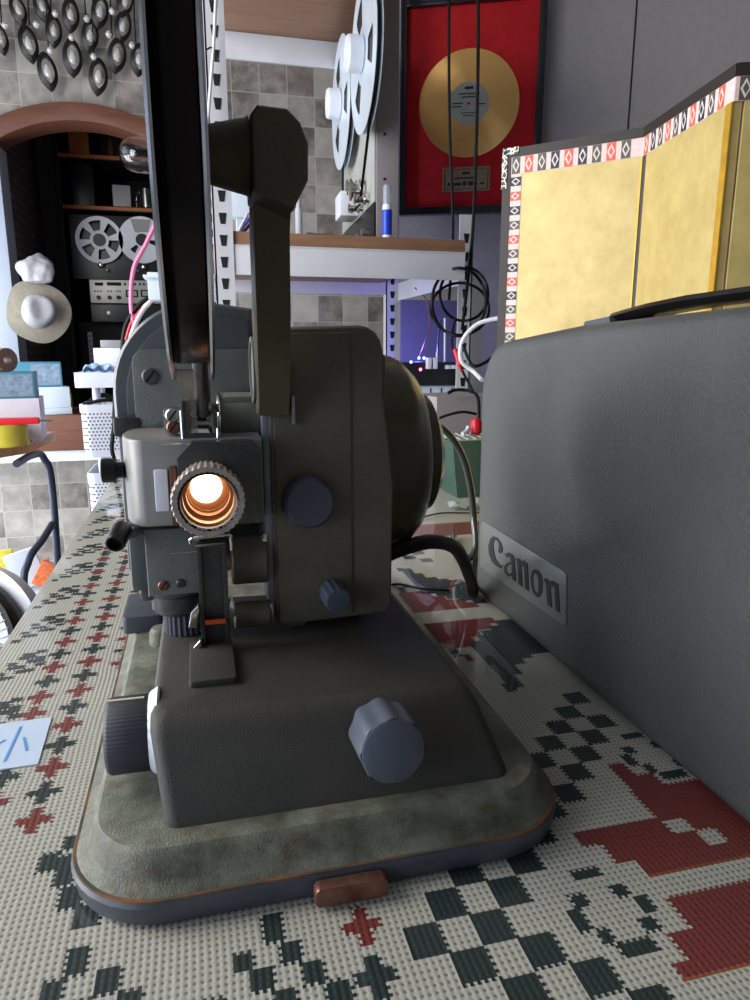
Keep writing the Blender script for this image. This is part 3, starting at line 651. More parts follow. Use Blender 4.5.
# supply arm: leaning bar, head and spindle housing
b = B(); loft(b, [[(x0_, y0_, z), (x1_, y0_, z), (x1_, y1_, z), (x0_, y1_, z)] for z, x0_, x1_, y0_, y1_ in ((.205, .0305, .0465, .384, .405), (.212, .0305, .0468, .380, .405), (.255, .0285, .0450, .352, .380), (.29, .0258, .0412, .318, .345), (.316, .0245, .0400, .290, .318))])
bmt = b; arm = b.build('supply_arm', 'arm', pr, label='dark olive leaning reel arm')
prof = [(.0235, .300), (.0395, .2945), (.0452, .305), (.0455, .318), (.0425, .3255), (.0375, .3300), (.0262, .3305), (.0235, .327)]
b = B(); b.prism(prof, 'XZ', .288, .320, .0022, 3); b.build('arm_head', 'arm', arm)
b = B(); b.lathe([(0, 0), (.0108, 0), (.0125, .007), (.0142, .0145), (.0150, .0155), (0, .0155)], (.0078, .304, .3155), 'X', 48); b.build('spindle_housing', 'arm', arm)
b = B(); b.cyl((-.014, .304, .3155), (.009, .304, .3155), .004, 16, .0005); b.build('spindle', 'steel', arm)
b = B(); b.cyl((.0300, .408, .2290), (.0335, .408, .2290), .0190, 48, .001); b.lathe([(.0185, 0), (.0185, -.0012), (.0160, -.0012), (.0160, 0)], (.0300, .408, .2290), 'X', 48); pv = b.build('pivot_disc', 'body_l', arm, label='pale round pivot disc')

# reel of film on the supply arm
rc = Vector((-.0025, .304, .3155)); rl = empty('film_reel', rc-Vector((0, 0, .0900)), 'glossy black film reel seen edge-on, held on the projector arm', 'reel')
def flange(b, c, ro, rh, nwin, wi, wo, frac, th, axis='X', n=96, m=None):
    t = bmesh.new(); rad = sorted(set([rh, wi, wo, ro])); grid = []
    for r in rad: grid.append([t.verts.new((r*math.cos(2*pi*i/n), r*math.sin(2*pi*i/n), 0)) for i in range(n)])
    for k in range(len(rad)-1):
        for i in range(n):
            u = ((i+.5)/n*nwin) % 1
            if nwin and rad[k] >= wi-1e-6 and rad[k+1] <= wo+1e-6 and u < frac: continue
            t.faces.new((grid[k][i], grid[k][(i+1) % n], grid[k+1][(i+1) % n], grid[k+1][i]))
    r = bmesh.ops.extrude_face_region(t, geom=t.faces[:]); bmesh.ops.translate(t, vec=(0, 0, th), verts=[g for g in r['geom'] if isinstance(g, bmesh.types.BMVert)])
    bmesh.ops.recalc_face_normals(t, faces=t.faces[:])
    axv = {'X': Vector((1, 0, 0)), 'Y': Vector((0, 1, 0))}.get(axis, axis) if isinstance(axis, str) else Vector(axis)
    mm = Matrix.Translation(Vector(c)) @ Vector((0, 0, 1)).rotation_difference(axv.normalized()).to_matrix().to_4x4()
    return b.add(t, mm)
for dx in (-.0082, .0068):
    b = B(); flange(b, rc+Vector((dx, 0, 0)), .0865, .008, 3, .03, .066, .5, .0013); b.build('reel_flange', 'reelflange', rl)
    b = B(); b.lathe([(.0863, -.0002), (.0873, -.0002), (.0876, .0007), (.0873, .0016), (.0863, .0016), (.0863, -.0002)], rc+Vector((dx, 0, 0)), 'X', 128); b.build('flange_rim', 'edge', rl)
b = B(); b.lathe([(.0085, -.0068), (.0805, -.0068), (.0810, -.006), (.0810, .0060), (.0805, .0066), (.0085, .0066)], rc, 'X', 128); b.build('wound_film', 'film', rl, label='tightly wound dark film')
b = B(); b.lathe([(.0048, -.0092), (.0120, -.0092), (.0120, .0090), (.0048, .0090), (.0048, -.0092)], rc, 'X', 32); b.build('reel_hub', 'reelflange', rl)
# strip of film running from the reel down through the gate
b = B(); path = [(.3155-.0835, .304+.012), (.228, .335), (.222, .368), (.2130, .3895), (.2040, .3905), (.196, .3885), (.190, .3850)]
for (za, ya), (zb, yb_) in zip(path, path[1:]): b.quad([(-.0105, ya, za), (-.0025, ya, za), (-.0025, yb_, zb), (-.0105, yb_, zb)], .0003)
b.build('film_strip', 'filmstrip', rl, label='translucent strip of film threaded to the gate')
# ------------------------------------------------------------------ carrying case
CX0, CX1, CY0, CY1, CZ = .258, .445, -.02, .622, .262
cs = empty('carrying_case', ((CX0+CX1)/2, (CY0+CY1)/2, 0), 'big grey textured carrying case with a black handle and maker badge', 'case')
prof = rrect(CY0, CY1, 0, CZ, [.012, .012, .012, .012], 6)
prof = []
def arc(cy, cz, r, a0, a1, n=10): return [(cy+r*math.cos(a0+(a1-a0)*i/n), cz+r*math.sin(a0+(a1-a0)*i/n)) for i in range(n+1)]
prof = arc(CY1-.016, .016, .014, -pi/2, 0, 5)+arc(CY1-.050, .250-.052, .050, 0, pi/2-.08, 12)+[(.45, .2575), (.30, .2615), (.15, .2615)]+arc(CY0+.05, .250-.052, .050, pi/2+.08, pi, 8)+arc(CY0+.016, .016, .014, pi, 3*pi/2, 5)
b = B(); b.prism(prof, 'YZ', CX0, CX1, .010, 4); b.build('case_shell', 'case', cs)
b = B()
for (px, py, w_) in ((580, 322, 1),): b.prism([(.462, .254), (.505, .250), (.500, .2620), (.466, .2645)], 'YZ', .292, .330, .002); 
b.build('handle_bracket', 'knob', cs, label='grey handle bracket')
b = B(); b.prism([(.16, .255), (.20, .255), (.195, .2665), (.165, .2665)], 'YZ', .292, .330, .002); b.build('handle_bracket', 'knob', cs)
b = B(); hp = [(.472, .2635), (.455, .2655), (.43, .2680), (.39, .2705), (.34, .2715), (.28, .2715), (.22, .2700), (.19, .268), (.175, .2665)]
t = []
for k, (y, z) in enumerate(hp):
    th = .0032
    t.append([(.298, y, z-th), (.324, y, z-th), (.327, y, z), (.324, y, z+th), (.298, y, z+th), (.295, y, z)])
loft(b, t); b.build('handle', 'handle', cs, ang=50)
def cp(cx, cy, off=0.0):                  # photo detail (6.25 x crop at 480,510) onto the case's face
    p = atx(480+cx/6.25, 510+cy/6.25, CX0); return (p.y, p.z)
bp_ = [cp(20, 70), cp(45, 80), cp(520, 375), cp(545, 400), cp(548, 430), cp(545, 720), cp(520, 712), cp(30, 372), cp(8, 350), cp(8, 100)]
b = B(); b.prism(bp_, 'YZ', CX0-.0012, CX0+.002, .0005); bd = b.build('badge', 'badge', cs, label='pale grey badge with black lettering')
letters = [
 [[(152, 240), (142, 205), (118, 172), (92, 163), (74, 180), (62, 225), (66, 275), (84, 320), (112, 350), (138, 363), (153, 350), (130, 338), (108, 305), (97, 262), (92, 215), (98, 190), (112, 186), (124, 200), (130, 225), (124, 258), (136, 272), (150, 262)]],
 [[(166, 275), (190, 265), (212, 276), (224, 300), (236, 446), (214, 432), (211, 408), (186, 416), (164, 388), (162, 352), (180, 330), (205, 322), (200, 296), (188, 286), (176, 296)], ],
 [[(236, 300), (260, 306), (263, 322), (284, 314), (308, 334), (317, 505), (294, 490), (287, 352), (276, 344), (268, 356), (277, 478), (252, 462), (246, 332)]],
 [[(355, 368), (374, 376), (392, 400), (402, 450), (398, 515), (382, 544), (366, 542), (346, 520), (332, 475), (326, 420), (336, 382)]],
 [[(410, 425), (434, 430), (440, 446), (466, 440), (500, 465), (511, 642), (484, 624), (478, 486), (462, 474), (450, 482), (461, 610), (434, 594), (424, 462)]]]
b = B()
for gl in letters:
    for poly in gl: b.prism([cp(*q) for q in poly], 'YZ', CX0-.0018, CX0-.0008)
b.mi = 1
for poly in ([(210, 338), (196, 342), (182, 358), (184, 384), (198, 398), (210, 392)], [(360, 393), (372, 410), (379, 450), (378, 500), (370, 518), (358, 500), (350, 455), (350, 410)]):
    b.prism([cp(*q) for q in poly], 'YZ', CX0-.0020, CX0-.0010)
b.build('badge_lettering', 'ink', bd, ang=10, label='black serif word Canon', mats=['ink', 'badge'])

# ------------------------------------------------------------------ card on the table
cq = [atz(0, 725, 0), atz(52, 718, 0), atz(38, 765, 0), atz(0, 771, 0)]
e1 = (cq[0]-cq[1]).normalized(); cA, cB = cq[1], cq[2]; Wd = .088
b = B(); pts = [cA+e1*Wd, cB+e1*Wd, cB, cA]; b.quad([p+Vector((0, 0, .0008)) for p in pts], .0007, (0, 0, 1))
cd = b.build('card', simple('glossy pale card', lin(196, 212, 232), .25, 0, .03, coat=.5), label='pale blue printed card lying on the cloth by the dial', cat='card')
def onq(u, v): return cA.lerp(cA+e1*Wd, u).lerp(cB.lerp(cB+e1*Wd, u), v)+Vector((0, 0, .0011))
b = B(); b.quad([onq(.62, .35), onq(.90, .35), onq(.90, .80), onq(.70, .84)], .0002, (0, 0, 1)); b.build('card_photo', simple('purple photo print', lin(96, 84, 104), .3, 0, .4, 300), cd)
b = B()
for (ua, va, ub, vb) in ((.22, .86, .20, .14), (.27, .40, .40, .62), (.30, .58, .42, .44), (.15, .40, .10, .70), (.34, .28, .33, .48)):
    p, q = onq(ua, va), onq(ub, vb); d = (q-p).normalized().cross(Vector((0, 0, 1)))*.0008; b.quad([p-d, q-d, q+d, p+d], .0002, (0, 0, 1))
b.build('card_writing', simple('blue ink', lin(90, 150, 210), .5, 0, .0), cd)

# ------------------------------------------------------------------ gold folding screen
ZT = .53
s1, s2, s3 = atz(504, 150, ZT), atz(645, 127, ZT), atz(738, 63, ZT)
s1.z = s2.z = s3.z = 0; d3 = Vector((.92, -.39, 0)).normalized(); s4 = s3+d3*.21
sc_ = empty('folding_screen', (s2.x, s2.y, 0), 'gold leaf folding screen with dark lacquer edge and patterned ribbon border', 'folding screen')
for c, cl in (('ribbon', lin(222, 196, 190)), ('silk', lin(214, 206, 196)), ('navy', lin(36, 36, 58)), ('coral', lin(226, 92, 74)), ('tan', lin(86, 78, 70))): M[c] = simple(c+' cloth', cl, .55, 0, .1, 200)
for k, (a, c) in enumerate(((s1, s2), (s2, s3), (s3, s4))):
    d = (c-a).normalized(); nrm = Vector((d.y, -d.x, 0)); L = (c-a).length; T = .011
    def pt(u, z, o=0.0, a=a, d=d, nrm=nrm): return a+d*u+nrm*o+Vector((0, 0, z))
    def slab(b, u0, u1, z0, z1, o, th): b.quad([pt(u0, z0, o), pt(u1, z0, o), pt(u1, z1, o), pt(u0, z1, o)], th, nrm)
    b = B(); slab(b, 0.011, L-.001, .011, ZT-.012, 0, T-.002); pn = b.build('panel', 'goldleaf', sc_)
    fw = .0125
    for q in ((0, L, ZT-fw, ZT), (0, L, 0, fw)): b = B(); slab(b, *q, .0015, T+.002); b.build('frame_rail', 'lacquer', sc_)
    if k == 0: b = B(); slab(b, 0, fw, fw, ZT-fw, .0015, T+.002); b.build('frame_rail', 'lacquer', sc_)
    # ribbon border
    b = B(); bw = .0235
    slab(b, fw if k == 0 else 0.0, L, ZT-fw-bw, ZT-fw, .0006, .0006)
    if k == 0: slab(b, fw, fw+bw*.72, fw, ZT-fw-bw, .0006, .0006)
    cells = []
    stp = .0196; n_ = int((L-(fw if k == 0 else 0))/stp)
    for i in range(n_+1): 
        u = (fw if k == 0 else .002)+stp*(i+.40)
        if u+stp*.31 < L: cells.append((u, ZT-fw-bw/2, stp*.31, bw*.48, (i+k*4) % 6))
    if k == 0:
        stz = .0203; m_ = int((ZT-fw*2-bw)/stz)
        for i in range(m_): cells.append((fw+bw*.36, ZT-fw-bw-stz*(i+.5), bw*.34, stz*.30, (i+3) % 6))
    CI = {'navy': 1, 'coral': 2, 'tan': 3}
    for u, z, hu, hz, i in cells:
        c = ('tan', 'coral', 'tan', 'navy', 'coral', 'navy')[i]
        b.mi = CI[c]; slab(b, u-hu, u+hu, z-hz, z+hz, .0010, .0004)
        for f, o, mi in ((.85, .0013, 4), (.50, .0016, CI[c])):
            b.mi = mi; b.quad([pt(u-hu*f, z, o), pt(u, z-hz*f, o), pt(u+hu*f, z, o), pt(u, z+hz*f, o)], .0003, nrm)
    rb = b.build('ribbon_border', 'ribbon', pn, mats=['ribbon', 'navy', 'coral', 'tan', 'silk'], ang=10, label='ribbon border of red and navy diamonds')
    if k == 1: b = B(); slab(b, L-.012, L-.0005, fw, ZT-fw-bw, .0020, .002); b.build('hinge_strip', 'gold_trim', sc_, label='bright gold strip at the fold')
    if k == 0:
        b = B(); slab(b, L-.0018, L, fw, ZT-fw-bw, .0008, .002); b.build('hinge_strip', 'gold_trim', sc_)
        b = B(); slab(b, -.001, .024, ZT-.009, ZT+.001, .0030, .0155); slab(b, -.001, .0070, ZT-.055, ZT+.001, .0030, .0155)
        b.build('corner_fitting', 'filigree', sc_, label='chased silver corner fitting')

# ------------------------------------------------------------------ shelving unit
SY0, SY1 = 1.30, 1.93; SZ = .443
sh = empty('shelving_unit', (.27, 1.60, .0), 'white slotted angle shelving with brown boards, beside the framed gold record', 'shelving')
def post(x, y, z0, z1, w_, fx=1, fy=1):
    b = B(); b.box((x, y, z0), (x+w_, y+.003, z1)); b.box((x if fx > 0 else x+w_-.003, y, z0), (x+(.003 if fx > 0 else w_), y+.03*fy if fy > 0 else y+.003, z1)) if fy > 0 else None
    o = b.build('post', 'white_enamel', sh)
    s = B(); z = z0+.03; k = 0
    while z < z1-.03:
        cx = x+w_*.5
        s.prism([(cx-w_*.20, z+.008), (cx+w_*.20, z+.008), (cx+w_*.12, z-.010), (cx-w_*.12, z-.010)], 'XZ', y-.0006, y+.0004)
        z += .036; k += 1
    s.build('slot', 'shadow_gap', o); return o
ZU = at(225, 30, SY1).z
post(.036, SY0-.004, .001, 1.30, .033); post(.525, 1.398, .001, .507, .030, -1); post(.036, SY1, .001, 1.30, .033); xr_ = at(386, 300, SY1).x; post(xr_, SY1-.002, .001, 1.30, .036)
b = B(); b.box((.040, SY0, SZ-.022), (.500, SY1+.02, SZ), .001); b.build('shelf_board', 'shelfwood', sh)
b = B(); b.box((.040, SY0, ZU), (.470, SY1+.02, ZU+.02), .001); b.build('shelf_board', 'shelfwood', sh, label='upper brown board seen from below')
b = B(); b.box((.069, SY0-.002, SZ-.073), (.500, SY0+.002, SZ-.022), .0006); b.box((.069, SY0-.002, SZ-.026), (.500, SY0+.03, SZ-.022)); b.build('beam', 'white_enamel', sh)
b = B(); zq = at(300, 277, SY1).z; b.box((.069, SY1, zq-.042), (xr_, SY1+.003, zq), .0006); b.build('beam', 'white_enamel', sh)
b = B(); b.box((.069, SY1, ZU-.062), (xr_, SY1+.003, ZU-.001), .0006); b.build('beam', 'white_enamel', sh)
p0, p1 = Vector((xr_+.034, SY1, 0)), Vector((.545, 1.40, 0))
b = B(); b.quad([p0+Vector((0, 0, SZ-.068)), p1+Vector((0, 0, SZ-.068)), p1+Vector((0, 0, SZ-.022)), p0+Vector((0, 0, SZ-.022))], .003); b.build('beam', 'white_enamel', sh)
b = B(); b.box((.069, SY0-.002, ZU-.05), (.470, SY0+.002, ZU-.001)); b.build('beam', 'white_enamel', sh)

# ---- reel to reel deck turned towards the left
def P3(px, py, depth): return Vector((0, 0, CAMZ))+ray(px, py)*depth
r2c = P3(366, 55, 1.42); aw = Vector((math.sin(math.radians(2.5)), math.cos(math.radians(2.5)), 0)); r1c = r2c+aw*.300
fd = -aw     # along the face, towards the viewer
fn = Vector((-fd.y, fd.x, 0))                                # candidate face normal
if fn.x > 0: fn = -fn
mid = (r1c+r2c)/2
dk = empty('tape_deck', (mid.x, mid.y, SZ), 'large open reel tape deck on the shelf, turned side-on beside the red frame', 'tape deck')
def dbox(b, u0, u1, z0, z1, o0, o1, bev=0):
    # u along the face from its centre, o outwards from the face (positive towards the viewer's left)
    m_ = Matrix(((fd.x, fn.x, 0, mid.x-fn.x*.024), (fd.y, fn.y, 0, mid.y-fn.y*.024), (0, 0, 1, 0), (0, 0, 0, 1)))
    b.box((u0, o0, z0), (u1, o1, z1), bev, m=m_)
def dpt(u, o, z): return Vector((mid.x, mid.y, 0))+fd*u+fn*(o-.024)+Vector((0, 0, z))
zc = .545
b = B(); dbox(b, -.335, .120, SZ+.001, r1c.z+.13, -.054, -.004, .003); b.build('deck_body', 'stone_grey', dk)
b = B(); dbox(b, -.332, .117, SZ+.115, r1c.z+.127, -.004, 0, .001); b.build('face_plate', 'beige_paint', dk)
b = B(); dbox(b, -.332, .117, SZ+.003, SZ+.113, -.004, .001, .001); lp = b.build('lower_panel', 'dark_deck', dk, label='black control panel')
b = B()
for u in (-.29, -.24, -.18, -.12, -.05, .0, .05): dbox(b, u, u+.028, SZ+.012, SZ+.030, .001, .006, .001)
b.build('key_row', 'steel', lp)
b = B()
for u in (-.27, -.17, -.04, .04): b.lathe([(0, 0), (.012, 0), (.011, .014), (0, .015)], dpt(u, .001, SZ+.060), fn, 20)
b.build('level_knob', 'steel', lp)
b = B(); dbox(b, -.165, -.075, SZ+.118, SZ+.175, 0, .045, .004); b.build('head_cover', 'white_plastic', dk, label='white head cover')
for u, z, r in ((-.20, .14, .012), (-.045, .175, .018), (.005, .160, .024), (.06, .13, .012), (-.02, .125, .010)):
    b = B(); b.lathe([(0, 0), (r*.6, 0), (r*.6, .008), (r, .009), (r, .012), (r*.7, .014), (r*.7, .030), (r, .032), (r, .035), (0, .036)], dpt(u, 0, SZ+z), fn, 28); b.build('tape_guide', 'chrome', dk)
for u, z in ((.18, .15), (.18, .06)):
    b = B(); b.lathe([(0, 0), (.003, 0), (.003, .001), (0, .0015)], dpt(.1205, -.022, SZ+z+.1), fd, 12); b.build('screw', 'black', dk)
for k, (cc, lb) in enumerate(((r1c, 'pale metal tape reel, the rear one of the two on the side-on deck'), (r2c, 'pale metal tape reel, the nearer one on the side-on deck'))):
    cc = Vector((cc.x, cc.y, cc.z)); o = empty('tape_reel', cc-Vector((0, 0, .146)), lb, 'reel', 'metal tape reels on the shelf deck')
    b = B(); flange(b, cc+fn*.006, .146, .02, 3, .055, .108, .30, .0012, fn); b.build('flange', 'alu', o)
    b = B(); flange(b, cc-fn*.006, .146, .02, 3, .055, .108, .30, .0012, fn); b.build('flange', 'alu', o)
    b = B(); b.lathe([(.02, -.0045), (.115 if k == 0 else .128, -.0045), (.115 if k == 0 else .128, .0045), (.02, .0045)], cc, fn, 64); b.build('wound_tape', 'black', o)
    b = B(); b.lathe([(0, 0), (.030, 0), (.034, .004), (.034, .030), (.031, .034), (.020, .034), (.018, .028), (0, .028)], cc+fn*.007, fn, 48); b.build('hub_clamp', 'white_plastic', o)
    b = B(); b.lathe([(0, -.022), (.02, -.022), (.02, .006), (0, .006)], cc, fn, 20); b.build('spindle', 'steel', o)
# tape path between reels and guides
b = B()
for pa_, pb_ in ((r1c+fn*.002-aw*.0+Vector((0, 0, -.116)), dpt(-.20, .020, SZ+.14)), (r2c+fn*.002-aw*.128*.7+Vector((0, 0, -.128*.7)), dpt(.06, .020, SZ+.13)), (dpt(-.20, .020, SZ+.128), dpt(.06, .020, SZ+.120))):
    b = B(); b.quad([pa_+fn*.003, pb_+fn*.003, pb_-fn*.003, pa_-fn*.003], .0006); b.build('tape_run', 'black', dk)
# spray bottle
q = at(387, 234, 1.32); q.z = SZ
sb = empty('spray_bottle', q, 'small clear capped bottle with blue label standing before the deck', 'bottle')
b = B(); b.lathe([(0, 0), (.0085, 0), (.0088, .002), (.0088, .055), (.0075, .060), (0, .060)], q, 'Z', 28); b.build('bottle', 'white_plastic', sb)
b = B(); b.lathe([(.0089, .006), (.0091, .006), (.0091, .050), (.0089, .050)], q, 'Z', 28); b.build('bottle_label', 'blue', sb)
b = B(); b.lathe([(0, .060), (.0076, .060), (.0076, .090), (.0065, .093), (0, .093)], q, 'Z', 28); b.build('cap', simple('frosted cap', lin(200, 210, 222), .15, 0, .02, trans=.6), sb)
q = at(299, 232, 1.36); q.z = SZ
b = B(); b.lathe([(0, 0), (.0065, 0), (.0065, .050), (.004, .056), (.004, .075), (0, .076)], q, 'Z', 20); b.build('pen_bottle', 'white_plastic', label='slim white bottle peeking out behind the projector arm', cat='bottle')
# stack of small cassettes
for k in range(4):
    q = at(322, 231, 1.42); w_ = .036-.003*(k % 2); z = SZ+.0005+k*.0042
    b = B(); b.box((q.x-w_/2+.004*(k % 3-1), q.y-.02, z), (q.x+w_/2+.004*(k % 3-1), q.y+.03, z+.0040), .0004)
    b.build('paper_packet', ('label_paper', 'copper', 'stone_grey', 'copper')[k], label='small flat packet on the shelf, %s of the stack of four' % ('bottom', 'second from bottom', 'third from bottom', 'topmost')[k], cat='packet', group='flat packets stacked on the shelf')
q = at(309, 231, 1.40); q.z = SZ; b = B(); b.box((q.x-.006, q.y-.01, SZ+.0005), (q.x+.006, q.y+.01, SZ+.017), .001); b.build('small_box', 'teal_card', label='tiny teal box on the shelf beside the flat packets', cat='box')
for k, (a, c, m_) in enumerate((((236, 230), (248, 213), 'whitecable'), ((236, 228), (251, 216), 'violet'), ((238, 231), (252, 222), 'black'))):
    A_, C_ = at(*a, 1.38+.012*k), at(*c, 1.40+.012*k); A_.z = SZ+.003; b = B(); b.cyl(A_, C_, .0028, 10, .0005); b.build('pen', m_, label='%s pen lying tilted on the shelf behind the post' % ('white', 'violet', 'black')[k], cat='pen')
q = at(236, 204, 1.75); q2 = at(262, 190, 1.75); b = B(); b.box((q.x-.02, 1.74, SZ+.12-.02), (q2.x+.04, 1.79, SZ+.16), .002); 
b.box((q.x, 1.75, SZ+.0005), (q.x+.02, 1.78, SZ+.11)); b.build('white_box', 'white_card', label='white carton at the back of the shelf behind the arm', cat='box')

# ------------------------------------------------------------------ framed gold record
fr_w = (atz(540, 211, .62)-fbl).length
fr = empty('framed_record', (fbl.x, fbl.y, .62), 'gold record and plaque on red velvet in a black frame', 'framed record')
FH = .70; Wf = .40
mF = Matrix(((gd.x, gn.x, 0, fbl.x), (gd.y, gn.y, 0, fbl.y), (0, 0, 1, .62), (0, 0, 0, 1)))
def fbox(name, u0, u1, z0, z1, o0, o1, mat, par=None, bev=0, **k): b = B(); b.box((u0, o0, z0), (u1, o1, z1), bev, m=mF); return b.build(name, mat, par or fr, **k)
# frame size from the photo
C0 = Vector((0, 0, CAMZ))
def onframe(px, py, o=0.0):
    d = ray(px, py); t_ = (fbl+gn*o-C0).dot(gn)/d.dot(gn); p = C0+d*t_; return (p-fbl).dot(gd), p.z-.62
Wf = onframe(541, 150)[0]; FH = onframe(470, 0)[1]+.012
bw = .020
fbox('frame', 0, bw, 0, FH, -.02, .012, 'frame_black', bev=.003)
fbox('frame', Wf-bw, Wf, 0, FH, -.02, .012, 'frame_black', bev=.003)
fbox('frame', bw, Wf-bw, 0, bw, -.02, .012, 'frame_black', bev=.003)
fbox('frame', bw, Wf-bw, FH-bw, FH, -.02, .012, 'frame_black', bev=.003)
fbox('velvet_mat', bw, Wf-bw, bw, FH-bw, -.018, -.006, 'red_velvet')
cu, cz_ = onframe(469.5, 103); ru = (onframe(519.5, 103)[0]-onframe(419, 103)[0])/2; rz = (onframe(469, 49)[1]-onframe(469, 158)[1])/2; rr_ = (ru+rz)/2
cu = (onframe(519.5, 103)[0]+onframe(419, 103)[0])/2
cc = fbl+gd*cu+Vector((0, 0, cz_))+gn*(-.004)
dsc = bpy.data.objects.new('gold_disc', None)
b = B(); b.lathe([(.004, -.001), (rr_, -.001), (rr_, .0005), (rr_*.985, .0008), (.004, .0008)], (0, 0, 0), (0, 1, 0), 128)
bmesh.ops.transform(b.bm, matrix=Matrix.Identity(4), verts=b.bm.verts[:])
smoothsharp(b.bm, 30); me = bpy.data.meshes.new('gold_disc'); b.bm.to_mesh(me); b.bm.free(); me.materials.append(M['golddisc'])
dsc = bpy.data.objects.new('gold_disc', me); COL.objects.link(dsc); dsc.parent = fr; dsc.location = cc-fr.location; dsc.rotation_euler = (0, 0, math.atan2(gn.y, gn.x)-pi/2)
b = B(); b.lathe([(.0035, .0008), (rr_*.40, .0008), (rr_*.40, .0014), (.0035, .0014)], cc, gn, 64); lb = b.build('record_label', 'label_paper', fr, label='pale green record label')
def fmark(par, name, items, o, mat):
    b = B()
    for u0, u1, z0, z1 in items: b.box((u0, o, z0), (u1, o+.0004, z1), m=mF)
    return b.build(name, mat, par)
R_ = rr_
fmark(lb, 'label_print', [(cu-.012, cu+.012, cz_+.26*R_, cz_+.31*R_), (cu-.030, cu+.030, cz_+.17*R_, cz_+.19*R_), (cu-.02, cu+.02, cz_+.11*R_, cz_+.13*R_), (cu-.045, cu-.015, cz_+.0*R_, cz_+.02*R_), (cu-.045, cu-.02, cz_-.06*R_, cz_-.04*R_), (cu+.018, cu+.045, cz_-.03*R_, cz_-.01*R_), (cu-.02, cu+.02, cz_-.18*R_, cz_-.165*R_), (cu-.014, cu+.014, cz_-.23*R_, cz_-.215*R_)], -.0026, 'ink')
a0 = onframe(442, 192); a1 = onframe(490.5, 165.5)
pq = fbox('plaque', a0[0], a1[0], a0[1], a1[1], -.006, -.003, 'plaque', bev=.0006)
w_ = a1[0]-a0[0]; h_ = a1[1]-a0[1]
fmark(pq, 'plaque_print', [(a0[0]+w_*x0_, a0[0]+w_*x1_, a0[1]+h_*z0_, a0[1]+h_*z1_) for x0_, x1_, z0_, z1_ in ((.42, .58, .70, .80), (.25, .72, .52, .58), (.12, .22, .24, .38), (.24, .40, .25, .36), (.43, .50, .24, .40), (.55, .66, .24, .40), (.70, .74, .25, .33), (.80, .88, .26, .34), (.04, .96, .90, .92), (.04, .96, .08, .10), (.04, .055, .1, .9), (.945, .96, .1, .9))], -.0029, 'ink')

# ---- things hanging and standing beyond the projector on the right
b = B(); b.tube([at(449, -60, 1.36), at(449, 60, 1.36), at(450, 140, 1.36), at(453, 230, 1.36), at(449, 300, 1.34)], .0030, 8); b.build('hanging_cable', 'blackrub', label='black cable hanging before the red frame, nearer its left side', cat='cable')
b = B(); b.tube([at(478, -60, 1.34), at(478, 60, 1.34), at(476, 150, 1.34), at(472, 240, 1.34), at(462, 330, 1.33)], .0034, 8); b.build('hanging_cable', 'blackrub', label='black cable hanging over the gold record label', cat='cable')
def ring(cx, cy, rx, ry, Y, ph, n=14, dy=.0): return [at(cx+rx*math.cos(ph+2*pi*i/n), cy+ry*math.sin(ph+2*pi*i/n), Y+dy*math.sin(i*1.7)) for i in range(n+1)]
b = B(); b.tube(ring(459, 302, 27, 34, 1.30, .3, dy=.01), .0030, 8); b.tube(ring(464, 294, 24, 27, 1.31, 1.4, dy=.01), .0028, 8); b.tube(ring(460, 309, 29, 26, 1.32, 2.4, dy=.01), .0028, 8)
b.tube([at(455, 318, 1.31), at(452, 345, 1.31), at(462, 370, 1.30), at(474, 395, 1.28), at(476, 420, 1.25)], .0028, 8); b.build('cable_coil', 'blackrub', label='looped coil of black cable hung on the slotted post', cat='cable')
b = B(); b.tube([at(500, 318, 1.22), at(478, 324, 1.24), at(463, 340, 1.25), at(461, 360, 1.25), at(474, 372, 1.24), at(482, 380, 1.2)], .0042, 8); b.build('grey_cable', 'whitecable', label='thick pale grey cable curving below the black coil', cat='cable')
b = B(); b.cyl(at(455, 349, 1.27), at(460, 366, 1.26), .0050, 14, .001); b.cyl(at(460, 366, 1.26), at(461, 371, 1.26), .0028, 12); b.build('red_plug', 'red', label='red cable plug hanging under the black coil', cat='plug')
b = B(); b.tube([at(501, 350, 1.2), at(486, 362, 1.2), at(474, 366, 1.2), at(468, 358, 1.22), at(463, 345, 1.24)], .0030, 8); b.build('thin_cable', 'blackrub', label='short black cable running up behind the screen corner', cat='cable')
b = B(); b.tube([at(400, 383, 1.75), at(412, 372, 1.72), at(424, 344, 1.7), at(430, 322, 1.7), at(426, 300, 1.72), at(415, 288, 1.76)], .0018, 8); b.build('thin_wire', 'copper', label='thin brown wire in the violet light under the shelf', cat='cable')
b = B(); b.tube([at(405, 392, 1.70), at(420, 380, 1.66), at(436, 366, 1.64), at(438, 340, 1.64), at(441, 320, 1.64)], .0022, 8); b.build('thin_wire', 'tube', label='thin grey wire crossing before the router', cat='cable')
# window blind rods / white poles
for (pa, pb, Y, lb) in (((440, 392), (437, 352), 1.50, 'taller white conduit pole, left of the pair behind the grey block'), ((446, 392), (445, 318), 1.53, 'longer white conduit pole reaching up into the black coil')):
    A_, C_ = at(*pa, Y), at(*pb, Y); A_.z = .001; b = B(); b.cyl(A_, C_, .0026, 12, .0005); b.build('white_pole', 'white_plastic', label=lb, cat='pole', group='white poles behind the grey block')
